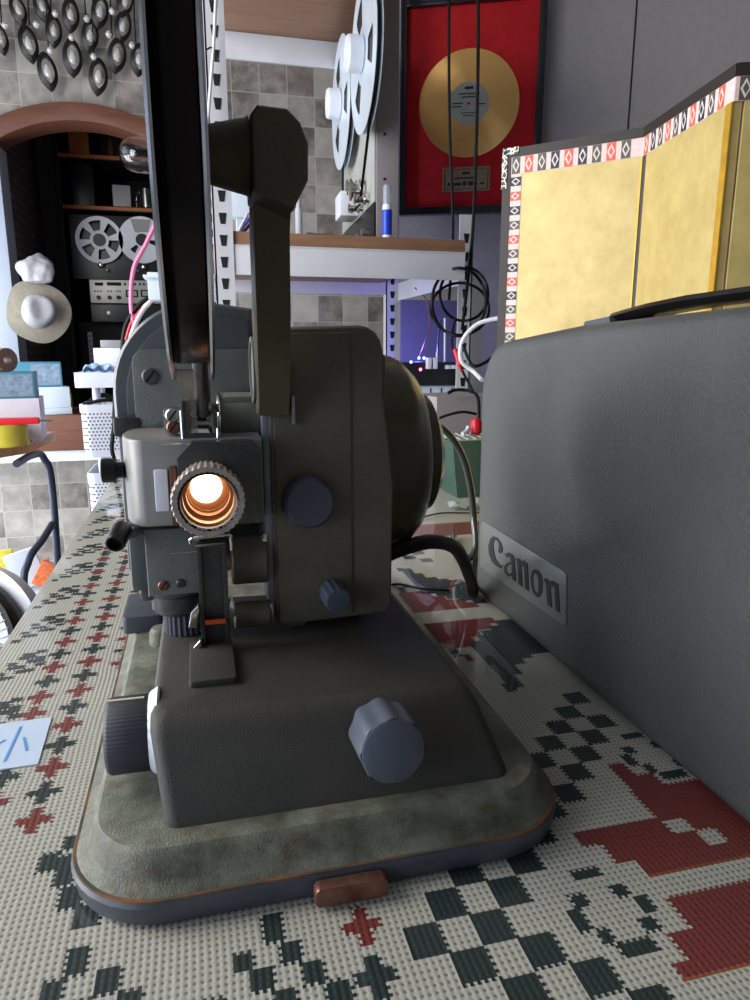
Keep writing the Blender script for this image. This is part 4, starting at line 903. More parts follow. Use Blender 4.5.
# router
q0, q1 = at(394, 386, 1.46), at(458, 362, 1.46)
ro = empty('router', ((q0.x+q1.x)/2, 1.50, .13), 'flat black network router with blue and magenta lights', 'router')
b = B(); b.box((q0.x, 1.46, q0.z), (q1.x, 1.49, q1.z), .003); b.build('casing', 'dark_deck', ro)
for px, py, m_ in ((419, 358, 'bluelight'), (424, 358, 'bluelight'), (411, 362, 'bluelight')):
    p = at(px, py, 1.459); b = B(); b.lathe([(0, 0), (.0030, 0), (.0024, -.002), (0, -.0026)], p, 'Y', 12); b.build('blue_light', m_, ro)
p = at(420.5, 369.5, 1.459); b = B(); b.lathe([(0, 0), (.0032, 0), (.0024, -.002), (0, -.0026)], p, 'Y', 12); b.build('magenta_light', 'redlight', ro)
for k, px in enumerate((428, 434, 447, 452)):
    p = at(px, 366, 1.458); b = B(); b.box((p.x-.005, 1.445, p.z-.006), (p.x+.004, 1.46, p.z+(.018 if k < 2 else .002)), .001); b.build('network_plug', 'white_plastic', ro)
bx = empty('pale_box', ((q0.x+q1.x)/2, 1.52, 0), 'pale blue white box under the black router', 'box')
p0_, p1_ = at(408, 402, 1.47), at(462, 387, 1.47); b = B(); b.box((p0_.x, 1.47, .001), (p1_.x, 1.495, q0.z-.001), .002); b.build('box_body', 'white_card', bx)
b = B()
for i in range(1, 5): x = p0_.x+(p1_.x-p0_.x)*i/5; b.box((x, 1.4690, .005), (x+.003, 1.4700, q0.z-.006))
b.build('box_slot', 'tube', bx)
# violet lit drum under the shelf
q0_, q1_ = at(400, 380, 1.86), at(452, 380, 1.86)
b = B(); b.box((q0_.x, 1.86, .001), (q1_.x+.02, 1.872, SZ-.07), .003); b.build('plastic_panel', 'shade_panel', label='upright panel glowing violet behind the router', cat='panel')
l = bpy.data.lights.new('router_glow', 'POINT'); l.energy = 1.1; l.color = (.10, .08, 1); l.shadow_soft_size = .01; o = bpy.data.objects.new('router_glow', l); COL.objects.link(o); o.location = at(418, 350, 1.66)
# grey wedge block
zt_ = atz(0, 0, 0) if False else None
pa, pb_, pc = at(437, 397, 1.17), at(476, 400, 1.17), at(427, 412, 1.26)
b = B(); b.quad([(pa.x, 1.17, pa.z), (pb_.x+.04, 1.17, pa.z), (pb_.x+.04, 1.17, .072), (pa.x, 1.17, .072)], .0, None)
b = B(); H_ = pa.z
loft(b, [[(pa.x, 1.17, .001), (pb_.x+.05, 1.17, .001), (pb_.x+.05, 1.32, .001), (pa.x-.022, 1.27, .001)], [(pa.x, 1.17, H_), (pb_.x+.05, 1.17, H_), (pb_.x+.05, 1.32, H_), (pa.x-.022, 1.27, H_)]])
bmo = b.build('grey_block', 'stone_grey', label='warm grey block standing on the table behind the green crate', cat='block')
# green crate with pale grid
g0, g1 = at(449, 478, 1.06), at(480, 442, 1.06)
gc = empty('green_crate', (.43, 1.09, 0), 'dark green crate with a pale wire grid top behind the case', 'crate')
gx0, gx1, gz = at(451, 470, 1.06).x, at(490, 470, 1.06).x, at(470, 441, 1.06).z
b = B(); loft(b, [[(gx0+.012, 1.06, .001), (gx1, 1.06, .001), (gx1, 1.14, .001), (gx0+.012, 1.14, .001)], [(gx0, 1.055, gz), (gx1, 1.055, gz), (gx1, 1.14, gz), (gx0, 1.14, gz)]]); b.build('crate_body', 'green_metal', gc)
b = B()
for i in range(5): y = 1.058+.018*i; b.cyl((gx0, y, gz+.002), (gx1, y, gz+.002), .0014, 8)
for i in range(6): x = gx0+(gx1-gx0)*i/5; b.cyl((x, 1.056, gz+.0035), (x+.008, 1.138, gz+.0035), .0014, 8)
b.build('wire_grid', 'label_paper', gc)
q = at(476, 427, 1.10); b = B(); b.lathe([(0, 0), (.006, 0), (.010, .004), (.010, .022), (.006, .028), (0, .029)], (q.x, 1.10, gz+.005), 'Z', 20); b.build('red_stopper', 'red', label='red stopper lying on the wire grid of the crate', cat='stopper')
q = at(466, 428, 1.09); b = B(); b.tube([(q.x-.008, 1.085, gz+.009), (q.x+.001, 1.09, gz+.013), (q.x+.006, 1.095, gz+.019)], .0035, 10); b.build('white_plug', 'whitecable', label='white plug beside the red cap on the crate', cat='plug')
# crumpled clear film on the table
b = B(); random.seed(3); t = bmesh.new(); o_ = at(446, 480, 0.98)
gv = [[t.verts.new((.360+.011*i+random.uniform(-.003, .003), .965+.012*j, .003+random.uniform(0, .009))) for i in range(7)] for j in range(4)]
for j in range(3):
    for i in range(6): t.faces.new((gv[j][i], gv[j][i+1], gv[j+1][i+1], gv[j+1][i]))
b.add(t); b.build('clear_wrap', simple('crinkled clear wrap', lin(190, 205, 200), .12, .1, .2, 200, trans=.3), label='crumpled clear wrap lying on the cloth before the green crate', cat='wrap', ang=10)
b = B(); b.tube([at(432, 422, 1.0), at(445, 416, 1.02), at(462, 412, 1.04), at(476, 414, 1.05)], .0022, 8); b.build('thin_cable', 'blackrub', label='thin black cable across the grey block', cat='cable')
b = B(); b.tube([at(448, 393, 1.16), at(456, 390, 1.16), at(470, 391, 1.15), at(478, 398, 1.12), at(479, 420, 1.1)], .0030, 8); b.build('thin_cable', 'blackrub', label='black cable lying along the top of the grey block', cat='cable')
# black mains lead from the projector and the glossy grey hose
b = B(); b.tube([(.119, .448, .1005), (.135, .452, .104), (.165, .478, .099), (.200, .520, .078), (.232, .568, .035), (.248, .600, .010), (.262, .632, .0065), (.285, .68, .006), (.32, .76, .006)], .0056, 14)
b.build('mains_cable', 'blackrub', label='thick black cable curving from the projector down to the cloth', cat='cable')
b = B(); b.tube([at(424, 414, .72), at(437, 424, .72), at(452, 438, .72), at(464, 460, .72), at(471, 490, .72), at(474, 520, .72), at(475, 550, .70), (.275, .70, .008), (.285, .75, .0045), (.31, .82, .0045)], .0040, 14)
b.build('grey_hose', simple('glossy dark grey hose', lin(60, 62, 58), .15, .1, .05, coat=.8), label='glossy grey hose arching down beside the case', cat='hose')
for (pts_, lb) in (([(.30, .93, .003), (.34, .95, .003), (.39, .94, .003), (.44, .96, .003)], 'thin black wire on the cloth before the clear wrap'), ([(.17, .655, .002), (.19, .66, .002), (.21, .64, .002), (.235, .63, .002)], 'thin dark wire on the cloth under the thick cable')):
    b = B(); b.tube(pts_, .0012, 6); b.build('thin_wire', 'blackrub', label=lb, cat='cable')
# ------------------------------------------------------------------ left side: stool, boxes, fan, trolley
tx = lambda px, py, Y: at(px, py, Y)
st = at(20, 447, 1.75)
SW = empty('stool', (st.x, 1.8, -.75), 'light wooden topped stool with dark bent tube legs beside the table', 'stool')
x1s = at(35, 447, 1.72).x; zs = at(40, 440, 1.72).z
b = B(); b.prism([(x1s-.36, 1.58), (x1s-.055, 1.58), (x1s, 1.66), (x1s+.012, 1.90), (x1s-.36, 1.92)], 'XY', zs-.022, zs, .003); b.build('seat', 'stoolwood', SW)
for sx, y in ((x1s-.006, 1.72), (x1s-.28, 1.72)):
    b = B(); b.tube([(sx-.012, y-.10, zs-.038), (sx, y, zs-.034), (sx+.012, y+.05, zs-.05), (sx+.020, y+.07, zs-.15), (sx+.012, y+.02, zs-.66), (sx+.012, y+.02, -.75)], .0085, 14); b.build('leg', 'tube', SW)
    b = B(); b.tube([(sx+.016, y+.05, zs-.21), (sx+.002, y-.0, zs-.235), (sx-.020, y-.06, zs-.27), (sx-.030, y-.09, zs-.36), (sx-.032, y-.10, -.75)], .0085, 14); b.build('leg', 'tube', SW)
def carton(name, q, sx, sy, h, mat, label, rz=0, z=None, pic=None, group=None, sticker=None):
    z = q.z if z is None else z
    o = empty(name, (q.x, q.y, z), label, 'box', group, 0)
    m_ = Matrix.Translation((q.x, q.y, z)) @ Matrix.Rotation(rz, 4, 'Z')
    b = B(); b.box((-sx, 0, 0.0005), (0, sy, h), .0012, m=m_); b.build('carton', mat, o)
    if pic:
        b = B(); b.box((-sx*.36, -.0006, h*.08), (-sx*.02, .0004, h*.92), m=m_); b.build('printed_picture', pic, o)
    if sticker:
        b = B(); b.box((-sx*.98, -.0006, h*.12), (-sx*.62, .0004, h*.62), m=m_); b.build('sticker', sticker, o)
    return o
# on the stool
zl = zs
qb = at(43, 440, 1.70); qb.z = zl; h1 = at(43, 398, 1.70).z-zl
carton('carton_box', qb, .21, .10, h1, 'lilac_card', 'lilac white carton on the stool, behind the yellow tape roll', .10)
h2 = at(43, 372, 1.70).z-zl-h1
q2 = Vector((at(36, 398, 1.70).x, 1.70, zl+h1)); carton('carton_box', q2, .20, .09, h2, 'teal_card', 'teal printed carton on top of the lilac white one', .12, pic='sky_card', sticker='white_card')
# on the ledge
zl2 = .045
ql = at(73, 432, 2.32); ql.z = zl2; hA = at(66, 408, 2.32).z-zl2; hB = at(66, 387, 2.32).z-zl2-hA
carton('carton_box', Vector((ql.x, 2.34, zl2)), .14, .16, hA, 'white_card', 'pale blue white carton, bottom of the stack on the wooden ledge', .35)
carton('carton_box', Vector((ql.x-.002, 2.34, zl2+hA)), .14, .16, hB, 'white_card', 'pale blue white carton with a small red mark, middle of the ledge stack', .33)
hC = .075
carton('carton_box', Vector((ql.x-.022, 2.35, zl2+hA+hB)), .24, .13, hC, 'teal_card', 'teal printed carton on top of the ledge stack', .22, pic='sky_card')
# tape rolls
q = at(14, 448, 1.62); 
def taperoll(c, r, h, label):
    o = empty('tape_roll', c, label, 'tape roll'); b = B(); b.lathe([(r*.62, 0), (r, 0), (r, h), (r*.62, h), (r*.62, 0)], c, 'Z', 48); b.build('tape', 'yellow', o)
    b = B(); b.lathe([(r*.58, 0), (r*.62, 0), (r*.62, h), (r*.58, h), (r*.58, 0)], c, 'Z', 40); b.build('core', 'shelfwood', o)
rt = .052; hT = at(28, 424, 1.63).z-zs
taperoll(Vector((at(29, 440, 1.64).x-rt, 1.64, zs+.0005)), rt, hT, 'yellow tape roll on the stool under the red handled knife')
q = at(68, 421, 2.40); taperoll(Vector((at(74, 421, 2.52).x-.03, 2.52, zl2+.0005)), .030, .055, 'small yellow tape roll on the ledge beside the cartons')
b = B(); q = at(70, 404, 2.36); b.lathe([(0, 0), (.020, 0), (.030, .004), (.030, .009), (.018, .012), (0, .012)], (at(74, 421, 2.52).x-.03, 2.52, zl2+.056), 'Z', 24); b.build('red_tape', 'red', label='red tape ring resting on the small ledge tape roll', cat='tape')
# red knife
kn = empty('knife', at(20, 419, 1.64), 'red handled knife lying on the yellow tape roll', 'knife')
zk = zs+hT+.0008; xr = at(40, 421, 1.62).x
b = B(); b.prism([(xr-.17, 1.605), (xr-.002, 1.612), (xr, 1.620), (xr-.004, 1.628), (xr-.17, 1.632)], 'XY', zk, zk+.014, .003); b.build('handle', 'red', kn)
b = B(); b.prism([(xr-.004, 1.614), (xr+.022, 1.618), (xr+.026, 1.622), (xr-.004, 1.626)], 'XY', zk+.005, zk+.008, .0005); b.build('blade', 'steel', kn)
# round log-like roll on the boxes
q = Vector((at(11, 378, 1.74).x, 1.745, zl+h1+h2)); b = B()
rw = empty('tape_roll', q, 'brown packing roll lying on the teal carton at the picture edge', 'roll')
b = B(); b.lathe([(.010, 0), (.026, 0), (.026, .04), (.010, .04), (.010, 0)], q+Vector((-.03, 0, .0265)), (.8, -.6, 0), 36); b.build('tape', 'shelfwood', rw)
# coloured packets low on the floor side
pk = empty('packet_crate', at(40, 590, 1.60), 'low white shelf box holding orange printed packets', 'box')
zf = at(30, 597, 1.86).z
b = B(); b.box((at(5, 600, 1.86).x, 1.87, -.75), (at(60, 600, 1.86).x+.02, 2.02, zf), .004); b.build('box_body', 'white_card', pk)
pcs = [((40, 560), 'orange white packet standing in the low box, nearest the stool leg', 'printed', .06, .07, .5), ((30, 552), 'white paper packet sticking up behind the orange one', 'white_card', .08, .10, -.3), ((22, 572), 'blue printed packet leaning in the low box', 'sky_card', .05, .05, .3), ((52, 570), 'small orange packet by the stool leg', 'printed', .035, .06, -.4), ((6, 552), 'olive yellow packet behind the fan', 'yellow', .05, .09, -.1)]
for k, ((px, py), lb, m_, w_, h_, tl) in enumerate(pcs):
    p = at(px, py, 1.885+.028*k); m4 = Matrix.Translation((p.x, p.y, zf+.001+.5*w_*abs(math.sin(tl)))) @ Matrix.Rotation(tl, 4, 'Y')
    b = B(); b.box((-w_/2, -.006, 0), (w_/2, .006, h_+.0), .002, m=m4); b.build('paper_packet', m_, label=lb, cat='packet', group='paper packets in the low box')
# fan
fc = at(-34, 640, 1.05); fq = empty('fan', (fc.x, 1.05, -.75), 'white wire desk fan with a black rim at the picture edge', 'fan')
rf = abs(at(27, 612, 1.05).x-fc.x)+.006; fa = Vector((-.45, -.88, .12)).normalized()
b = B(); b.lathe([(rf-.006, -.012), (rf+.004, -.012), (rf+.006, 0), (rf+.004, .012), (rf-.006, .012), (rf-.006, -.012)], fc, fa, 96); b.build('rim', 'black', fq)
b = B(); qm = Vector((0, 0, 1)).rotation_difference(fa).to_matrix()
for i in range(48):
    a = 2*pi*i/48; P_ = []
    for rr2, h in ((.02, .035), (rf*.5, .034), (rf*.85, .022), (rf, .004)): P_.append(fc+qm @ Vector((rr2*math.cos(a+rr2*1.5), rr2*math.sin(a+rr2*1.5), h)))
    b.tube(P_, .0012, 5)
b.build('guard_wire', 'fanwire', fq); b.bm if False else None
b = B(); b.lathe([(0, -.02), (.03, -.02), (.032, .03), (.026, .038), (0, .04)], fc, fa, 32); b.build('hub', 'white_plastic', fq)
for i in range(4):
    a = 2*pi*i/4; P_ = [fc+qm @ Vector((r_*math.cos(a+t_), r_*math.sin(a+t_), h_)) for r_, t_, h_ in ((.03, -.2, .004), (rf*.9, -.45, .010), (rf*.92, .30, -.008), (.03, .3, -.006))]
    b = B(); b.quad(P_, .0015); b.build('blade', 'white_plastic', fq)
b = B(); b.lathe([(0, -.05), (.10, -.05), (.11, -.02), (.10, -.018), (0, -.018)], fc, fa, 40); b.build('motor_back', 'white_plastic', fq)
b = B(); b.cyl((fc.x-.02, 1.09, -.74), (fc.x-.02, 1.09, fc.z), .012, 16); b.build('pole', 'white_plastic', fq)
b = B(); b.lathe([(0, 0), (.14, 0), (.13, .015), (.03, .03), (0, .03)], (fc.x-.02, 1.09, -.75), 'Z', 40); b.build('base', 'black', fq)
# trolley
ty = 2.04; a = at(73, 380, ty); zt1, zb1 = at(73, 373, ty).z, at(73, 388, ty).z
tw, td = .40, .20
tr = empty('trolley', (a.x+tw/2, ty+td/2, -.75), 'white three tier trolley with perforated baskets beyond the table', 'trolley')
def tray(x0_, z0_, z1_, mat, name, lip=.004):
    b = B(); lo = [(x, y) for x, y in rrect(x0_, x0_+tw, ty, ty+td, .025, 6)]; li = [(x, y) for x, y in rrect(x0_+lip, x0_+tw-lip, ty+lip, ty+td-lip, .021, 6)]
    t = bmesh.new(); n = len(lo)
    O0 = [t.verts.new((x, y, z0_)) for x, y in lo]; O1 = [t.verts.new((x, y, z1_)) for x, y in lo]; I1 = [t.verts.new((x, y, z1_)) for x, y in li]; I0 = [t.verts.new((x, y, z0_+lip)) for x, y in li]
    for p_, q_ in ((O0, O1), (O1, I1), (I1, I0)):
        for i in range(n): t.faces.new((p_[i], p_[(i+1) % n], q_[(i+1) % n], q_[i]))
    t.faces.new(O0[::-1]); t.faces.new(I0); bmesh.ops.recalc_face_normals(t, faces=t.faces[:]); b.add(t); return b.build(name, mat, tr)
tray(a.x, zb1, zt1, 'white_plastic', 'top_tray')
ax2 = at(79, 405, ty).x; z2t, z2b = at(79, 405, ty).z, at(80, 458, ty).z
tray(ax2, z2b+.02, z2t-.022, 'perf', 'basket'); tray(ax2-.003, z2t-.022, z2t, 'white_plastic', 'basket_rim'); tray(ax2+.003, z2b, z2b+.02, 'white_plastic', 'basket_rim')
z3t = at(83, 474, ty).z; z3b = z3t-.19
tray(ax2+.004, z3b, z3t-.03, 'perf', 'basket'); tray(ax2+.002, z3t-.03, z3t, 'white_plastic', 'basket_rim')
for (x, y) in ((a.x+.05, ty+.05), (a.x+tw-.05, ty+.05), (a.x+.05, ty+td-.05), (a.x+tw-.05, ty+td-.05)):
    b = B(); b.cyl((x, y, -.70), (x, y, zb1+.004), .011, 16); b.build('pole', 'white_plastic', tr)
    b = B(); b.cyl((x-.01, y, -.725), (x+.01, y, -.725), .025, 20, .003); b.build('wheel', 'black', tr)
# on the trolley
q = at(97, 373, ty); wb = empty('white_organiser', (q.x+.06, ty+.12, zb1+.005), 'white plastic organiser standing on the trolley tray', 'organiser')
zw = at(95, 348, ty+.1).z
b = B(); b.box((at(94, 360, ty+.1).x, ty+.10, zb1+.006), (at(94, 360, ty+.1).x+.17, ty+.19, zw), .003); b.build('body', 'white_plastic', wb)
b = B(); b.box((at(100, 346, ty+.12).x, ty+.13, zw), (at(100, 346, ty+.12).x+.07, ty+.17, at(100, 340, ty+.12).z), .002); b.build('lid', 'grey_plastic', wb)
t = bmesh.new(); random.seed(5); x0_ = at(82, 372, ty+.03).x; w_ = at(116, 372, ty+.03).x-x0_
gv = [[t.verts.new((x0_+w_*i/10, ty+.02+.012*j+.004*math.sin(i*1.3), zt1+.001+(.020*abs(math.sin(i*.9+j))+.012*math.sin(j*1.2))*(1 if 0 < i < 10 else .1))) for i in range(11)] for j in range(6)]
for j in range(5):
    for i in range(10): t.faces.new((gv[j][i], gv[j][i+1], gv[j+1][i+1], gv[j+1][i]))
b = B(); b.add(t); o = b.build('blue_cloth', 'blue_cloth', label='crumpled pale blue cloth on the trolley tray', cat='cloth', ang=60)
mod = o.modifiers.new('thick', 'SOLIDIFY'); mod.thickness = .003; mod = o.modifiers.new('sub', 'SUBSURF'); mod.levels = 1; mod.render_levels = 2
b = B(); x0_ = at(88, 402, ty+.05).x
b.tube([(x0_, ty+.05, z2t+.002), (x0_+.04, ty+.06, z2t+.022), (x0_+.09, ty+.05, z2t+.008), (x0_+.13, ty+.07, z2t+.03), (x0_+.17, ty+.06, z2t+.006), (x0_+.20, ty+.1, z2t+.028), (x0_+.12, ty+.12, z2t+.010)], .007, 8)
b.tube([(x0_-.01, ty+.03, z2t+.0), (x0_+.05, ty+.03, z2t+.010), (x0_+.12, ty+.04, z2t+.004), (x0_+.2, ty+.05, z2t+.015)], .005, 8); b.build('black_cable', 'blackrub', label='tangled black cable on the perforated basket', cat='cable')
b = B(); b.tube([at(117, 375, 1.6), at(115, 400, 1.6), at(114, 425, 1.6), at(112, 450, 1.6), at(118, 468, 1.6)], .0045, 8); b.build('black_cable', 'blackrub', label='black cable hanging down beside the trolley basket', cat='cable')
# pink and white cables
for pts_, m_, r_, lb in (([(160, 214), (146, 244), (134, 268), (131, 300), (134, 330)], 'pink', .0042, 'pink cable slanting down past the white deck in the arch'), ([(162, 214), (160, 250), (166, 280), (166, 310)], 'pink', .0030, 'thin mauve cable hanging just left of the reel'), ([(168, 290), (150, 302), (138, 318), (128, 345)], 'whitecable', .0052, 'white cable arching over the grey shoulder'), ([(160, 292), (140, 304), (126, 325), (122, 350)], 'blackrub', .0040, 'black cable arching behind the grey shoulder'), ([(163, 296), (146, 306), (132, 322), (126, 340)], 'red', .0040, 'red cable between the black and white ones')):
    b = B(); b.tube([at(x, y, 1.45) for x, y in pts_], r_, 8); b.build('loose_cable', m_, label=lb, cat='cable')
b = B(); b.box((at(148, 290, 1.3).x, 1.30, at(150, 300, 1.3).z), (.0355, 1.34, at(150, 272, 1.3).z), .002); b.box((at(143, 276, 1.3).x, 1.295, at(150, 278, 1.3).z), (.0355, 1.345, at(150, 275, 1.3).z), .001); b.build('junction_box', 'white_card', label='white box behind the reel where the cables meet', cat='box')
for pts_, m_, r_, lb in (([(200, -30), (201, 60), (203, 110), (207, 160)], 'pink', .0026, 'pink cable down the left shelving post'), ([(217, -30), (214, 40), (211, 80), (207, 130)], 'whitecable', .0026, 'white cable looping down the left shelving post'), ([(206, 50), (213, 48), (219, 62)], 'blackrub', .0014, 'black cable tie on the left shelving post')):
    b = B(); b.tube([at(x, y, 1.27) for x, y in pts_], r_, 8); b.build('loose_cable', m_, label=lb, cat='cable')

# ------------------------------------------------------------------ seen through the arch
RY = 3.15
rk = empty('equipment_rack', (at(110, 300, RY).x, RY+.2, -.75), 'dark equipment rack behind the arch with wooden shelves', 'rack')
rx0, rx1 = at(62, 200, RY).x, at(62, 200, RY).x+.62
for x in (rx0-.02, rx1):
    b = B(); b.box((x, RY, -.75), (x+.02, RY+.35, 1.6), .002); b.build('upright', 'darkwood', rk)
for py in (106, 157, 208):
    z = at(100, py, RY).z; b = B(); b.box((rx0, RY+.006, z-.009), (rx1, RY+.35, z+.009), .002); sf_ = b.build('shelf', 'darkwood', rk); b = B(); b.box((rx0, RY+.002, z-.005), (rx1, RY+.0058, z+.008), .001); b.build('shelf_edge', 'lit_orange', sf_, label='shelf edge painted with orange light')  # dark shelf; the orange light on its edge is a coloured strip
b = B(); b.box((rx0-.02, RY+.35, -.75), (rx1+.02, RY+.36, 1.6)); b.build('back_board', 'shadow_gap', rk)
zz = at(93, 335, RY).z; b = B(); b.box((at(89, 350, RY).x, RY-.004, at(90, 368, RY).z), (at(93.5, 350, RY).x, RY, at(90, 332, RY).z)); ra = b.build('rack_rail', 'grey_plastic', rk)
b = B()
for i in range(7): z = at(90, 366-5*i, RY).z; b.cyl((at(91.2, 350, RY).x, RY-.0052, z), (at(91.2, 350, RY).x, RY-.003, z), .0035, 10)
b.build('rail_hole', 'shadow_gap', ra)
b = B(); b.box((rx0+.02, RY+.004, at(90, 370, RY).z), (rx1-.02, RY+.3, at(90, 322, RY).z), .003); b.build('lower_unit', 'shadow_gap', rk)
def standon(px, pyb, pyt, w_px, Y, name, mat, label, cat, group=None, shelf=None, depth=.05):
    x0_ = at(px-w_px/2, pyb, Y).x; x1_ = at(px+w_px/2, pyb, Y).x; zb_ = at(px, shelf, RY).z+.0095
    b = B(); b.box((x0_, Y+.02, zb_), (x1_, Y+.02+depth, zb_+(pyb-pyt)/245.), .002); b.build(name, mat, label=label, cat=cat, group=group)
standon(79, 157, 131, 20, RY, 'picture_frame', 'lit_orange', 'small orange lit picture on the top rack shelf', 'picture', shelf=157, depth=.02)
standon(122, 208, 188, 18, RY, 'paper_box', 'grey_plastic', 'grey white square box on the lower rack shelf', 'box', shelf=208)
standon(84, 208, 168, 22, RY+.02, 'speaker', 'dark_deck', 'dark speaker on the lower rack shelf, left compartment', 'speaker', shelf=208, depth=.12)
for k, (px, h) in enumerate(((103, 25), (110, 20), (117, 26), (124, 18))):
    z = at(px, 157, RY).z+.0095; x = at(px, 157, RY).x; b = B(); b.lathe([(0, 0), (.014, 0), (.014, h/330.), (.005, h/270.), (.005, h/230.), (0, h/230.)], (x, RY+.05, z), 'Z', 16)
    b.build('bottle', ('dark_deck', 'copper', 'dark_deck', 'rim')[k], label='small dark bottle on the top rack shelf, %s from the left' % ('first', 'second', 'third', 'fourth')[k], cat='bottle', group='bottles on the top rack shelf')
for k, (px, h, m_) in enumerate(((137, 18, 'glass'), (146, 22, 'steel'), (153, 16, 'glass'))):
    z = at(px, 208, RY).z+.0095; x = at(px, 208, RY).x; b = B(); b.lathe([(0, 0), (.016, 0), (.018, .02), (.018, h/300.), (0, h/300.)], (x, RY+.05, z), 'Z', 20)
    b.build('jar', m_, label='jar on the lower rack shelf, %s right of the square box' % ('first', 'second', 'third')[k], cat='jar', group='jars on the lower rack shelf')
# white faced deck with black reel panel
d2 = empty('tape_machine', (at(120, 300, RY-.05).x, RY-.02, at(120, 322, RY).z), 'open reel tape machine in the arch with black upper panel and silver controls', 'tape machine')
dx0, dx1 = at(90, 290, RY-.05).x, at(90, 290, RY-.05).x+.345
zA, zB_, zC, zD = at(90, 303, RY-.05).z, at(90, 279, RY-.05).z, at(90, 214, RY-.05).z, at(90, 322, RY-.05).z
b = B(); b.box((dx0-.06, RY-.04, zB_), (dx1, RY+.15, zC), .004); b.build('reel_panel', 'dark_deck', d2)
b = B(); b.box((dx0, RY-.06, zA), (dx1, RY+.15, zB_-.002), .003); fp = b.build('control_panel', 'beige_paint', d2)
def dm2(px0, px1, py0, py1, o=.0015): A_, C_ = at(px0, py1, RY-.06), at(px1, py0, RY-.06); return ((A_.x, RY-.06-o, A_.z), (C_.x, RY-.059, C_.z))
b = B()
for q in ((95, 103, 282.5, 285.5), (107, 121, 282.5, 285.5)): b.box(*dm2(*q))
b.build('display_window', 'shadow_gap', fp)
b = B()
for px in (125, 130, 135, 140, 144, 148, 152, 156): b.box(*dm2(px-1, px+1, 283, 285.5))
for px in (95, 98, 101, 108, 111, 117, 120): b.box(*dm2(px-.7, px+.7, 290.5, 292, .002))
for px in (98.5, 109.5, 118.5): p = at(px, 297.5, RY-.061); b.lathe([(0, 0), (.0085, 0), (.0075, -.010), (0, -.011)], (p.x, RY-.06, p.z), 'Y', 20)
b.build('control_knob', 'dark_deck', fp)
for q in ((126, 138, 290, 297), (141, 153, 290, 297)): b = B(); b.box(*dm2(*q)); mt = b.build('level_meter', 'shadow_gap', fp); b = B(); b.box(*dm2(q[0]+1.5, q[1]-1.5, 291.2, 295.8, .0022)); b.build('meter_face', 'label_paper', mt)
b = B(); b.box((dx0-.004, RY-.05, zD), (dx1, RY+.15, zA-.004), .003); lo_ = b.build('lower_case', 'dark_deck', d2)
p = at(109, 313, RY-.05); b = B(); b.lathe([(0, 0), (.008, 0), (.007, -.008), (0, -.009)], (p.x, RY-.05, p.z), 'Y', 18); b.build('power_knob', 'alu', lo_)
for px, py, r_ in ((101, 265, .013), (107.5, 270.5, .007), (144, 267, .013), (138, 271, .007)):
    p = at(px, py, RY-.045); b = B(); b.lathe([(0, 0), (r_, 0), (r_*.9, -.02), (r_*.4, -.024), (0, -.024)], (p.x, RY-.04, p.z), 'Y', 24); b.build('tape_roller', 'chrome', d2)
for k, (px, nw, frac, wi, wo, lb) in enumerate(((99.5, 6, .62, .036, .074, 'white six spoked reel, left of the pair in the arch'), (142, 3, .18, .030, .060, 'white nearly solid reel, right of the pair in the arch'))):
    p = at(px, 240, RY-.06); o = empty('tape_reel', (p.x, RY-.06, p.z-.09), lb, 'reel', 'white reels on the arch machine')
    b = B(); flange(b, (p.x, RY-.062, p.z), .0895, .022, nw, wi, wo, frac, .002, 'Y', n=144); b.build('flange', 'white_plastic', o)
    b = B(); b.lathe([(0, -.004), (.024, -.004), (.024, .020), (0, .020)], (p.x, RY-.060, p.z), 'Y', 32); b.build('hub', 'black', o)
    if k: b = B(); b.prism([(p.x-.026, p.z+.03), (p.x+.026, p.z+.03), (p.x+.040, p.z+.078), (p.x-.040, p.z+.078)], 'XZ', RY-.0635, RY-.0625); b.build('reel_label', 'grey_plastic', o)
# glass lamp by the arch
p = at(140, 155, 2.45); gl = empty('glass_lamp', (p.x+.05, 2.50, p.z), 'clear domed glass lamp sticking out before the arch', 'lamp')
b = B(); b.lathe([(0, 0), (.020, .004), (.038, .016), (.049, .036), (.052, .060), (.052, .16), (.050, .16), (.050, .060), (.047, .037), (.036, .018), (.019, .006), (0, .002)], (at(118.5, 155, 2.45).x, 2.45, p.z), 'X', 40); b.build('glass_shade', 'glass', gl)
b = B(); b.cyl((at(118.5, 155, 2.45).x+.06, 2.45, p.z-.012), (at(118.5, 155, 2.45).x+.17, 2.45, p.z-.012), .008, 16, .002); b.build('lamp_tube', 'copper', gl)
b = B(); b.lathe([(0, 0), (.054, 0), (.054, .03), (0, .03)], (at(118.5, 155, 2.45).x+.16, 2.45, p.z), 'X', 32); b.cyl((at(118.5, 155, 2.45).x+.175, 2.45, p.z), (at(118.5, 155, 2.45).x+.175, 2.60, p.z), .012, 16); b.build('bracket', 'chrome', gl)
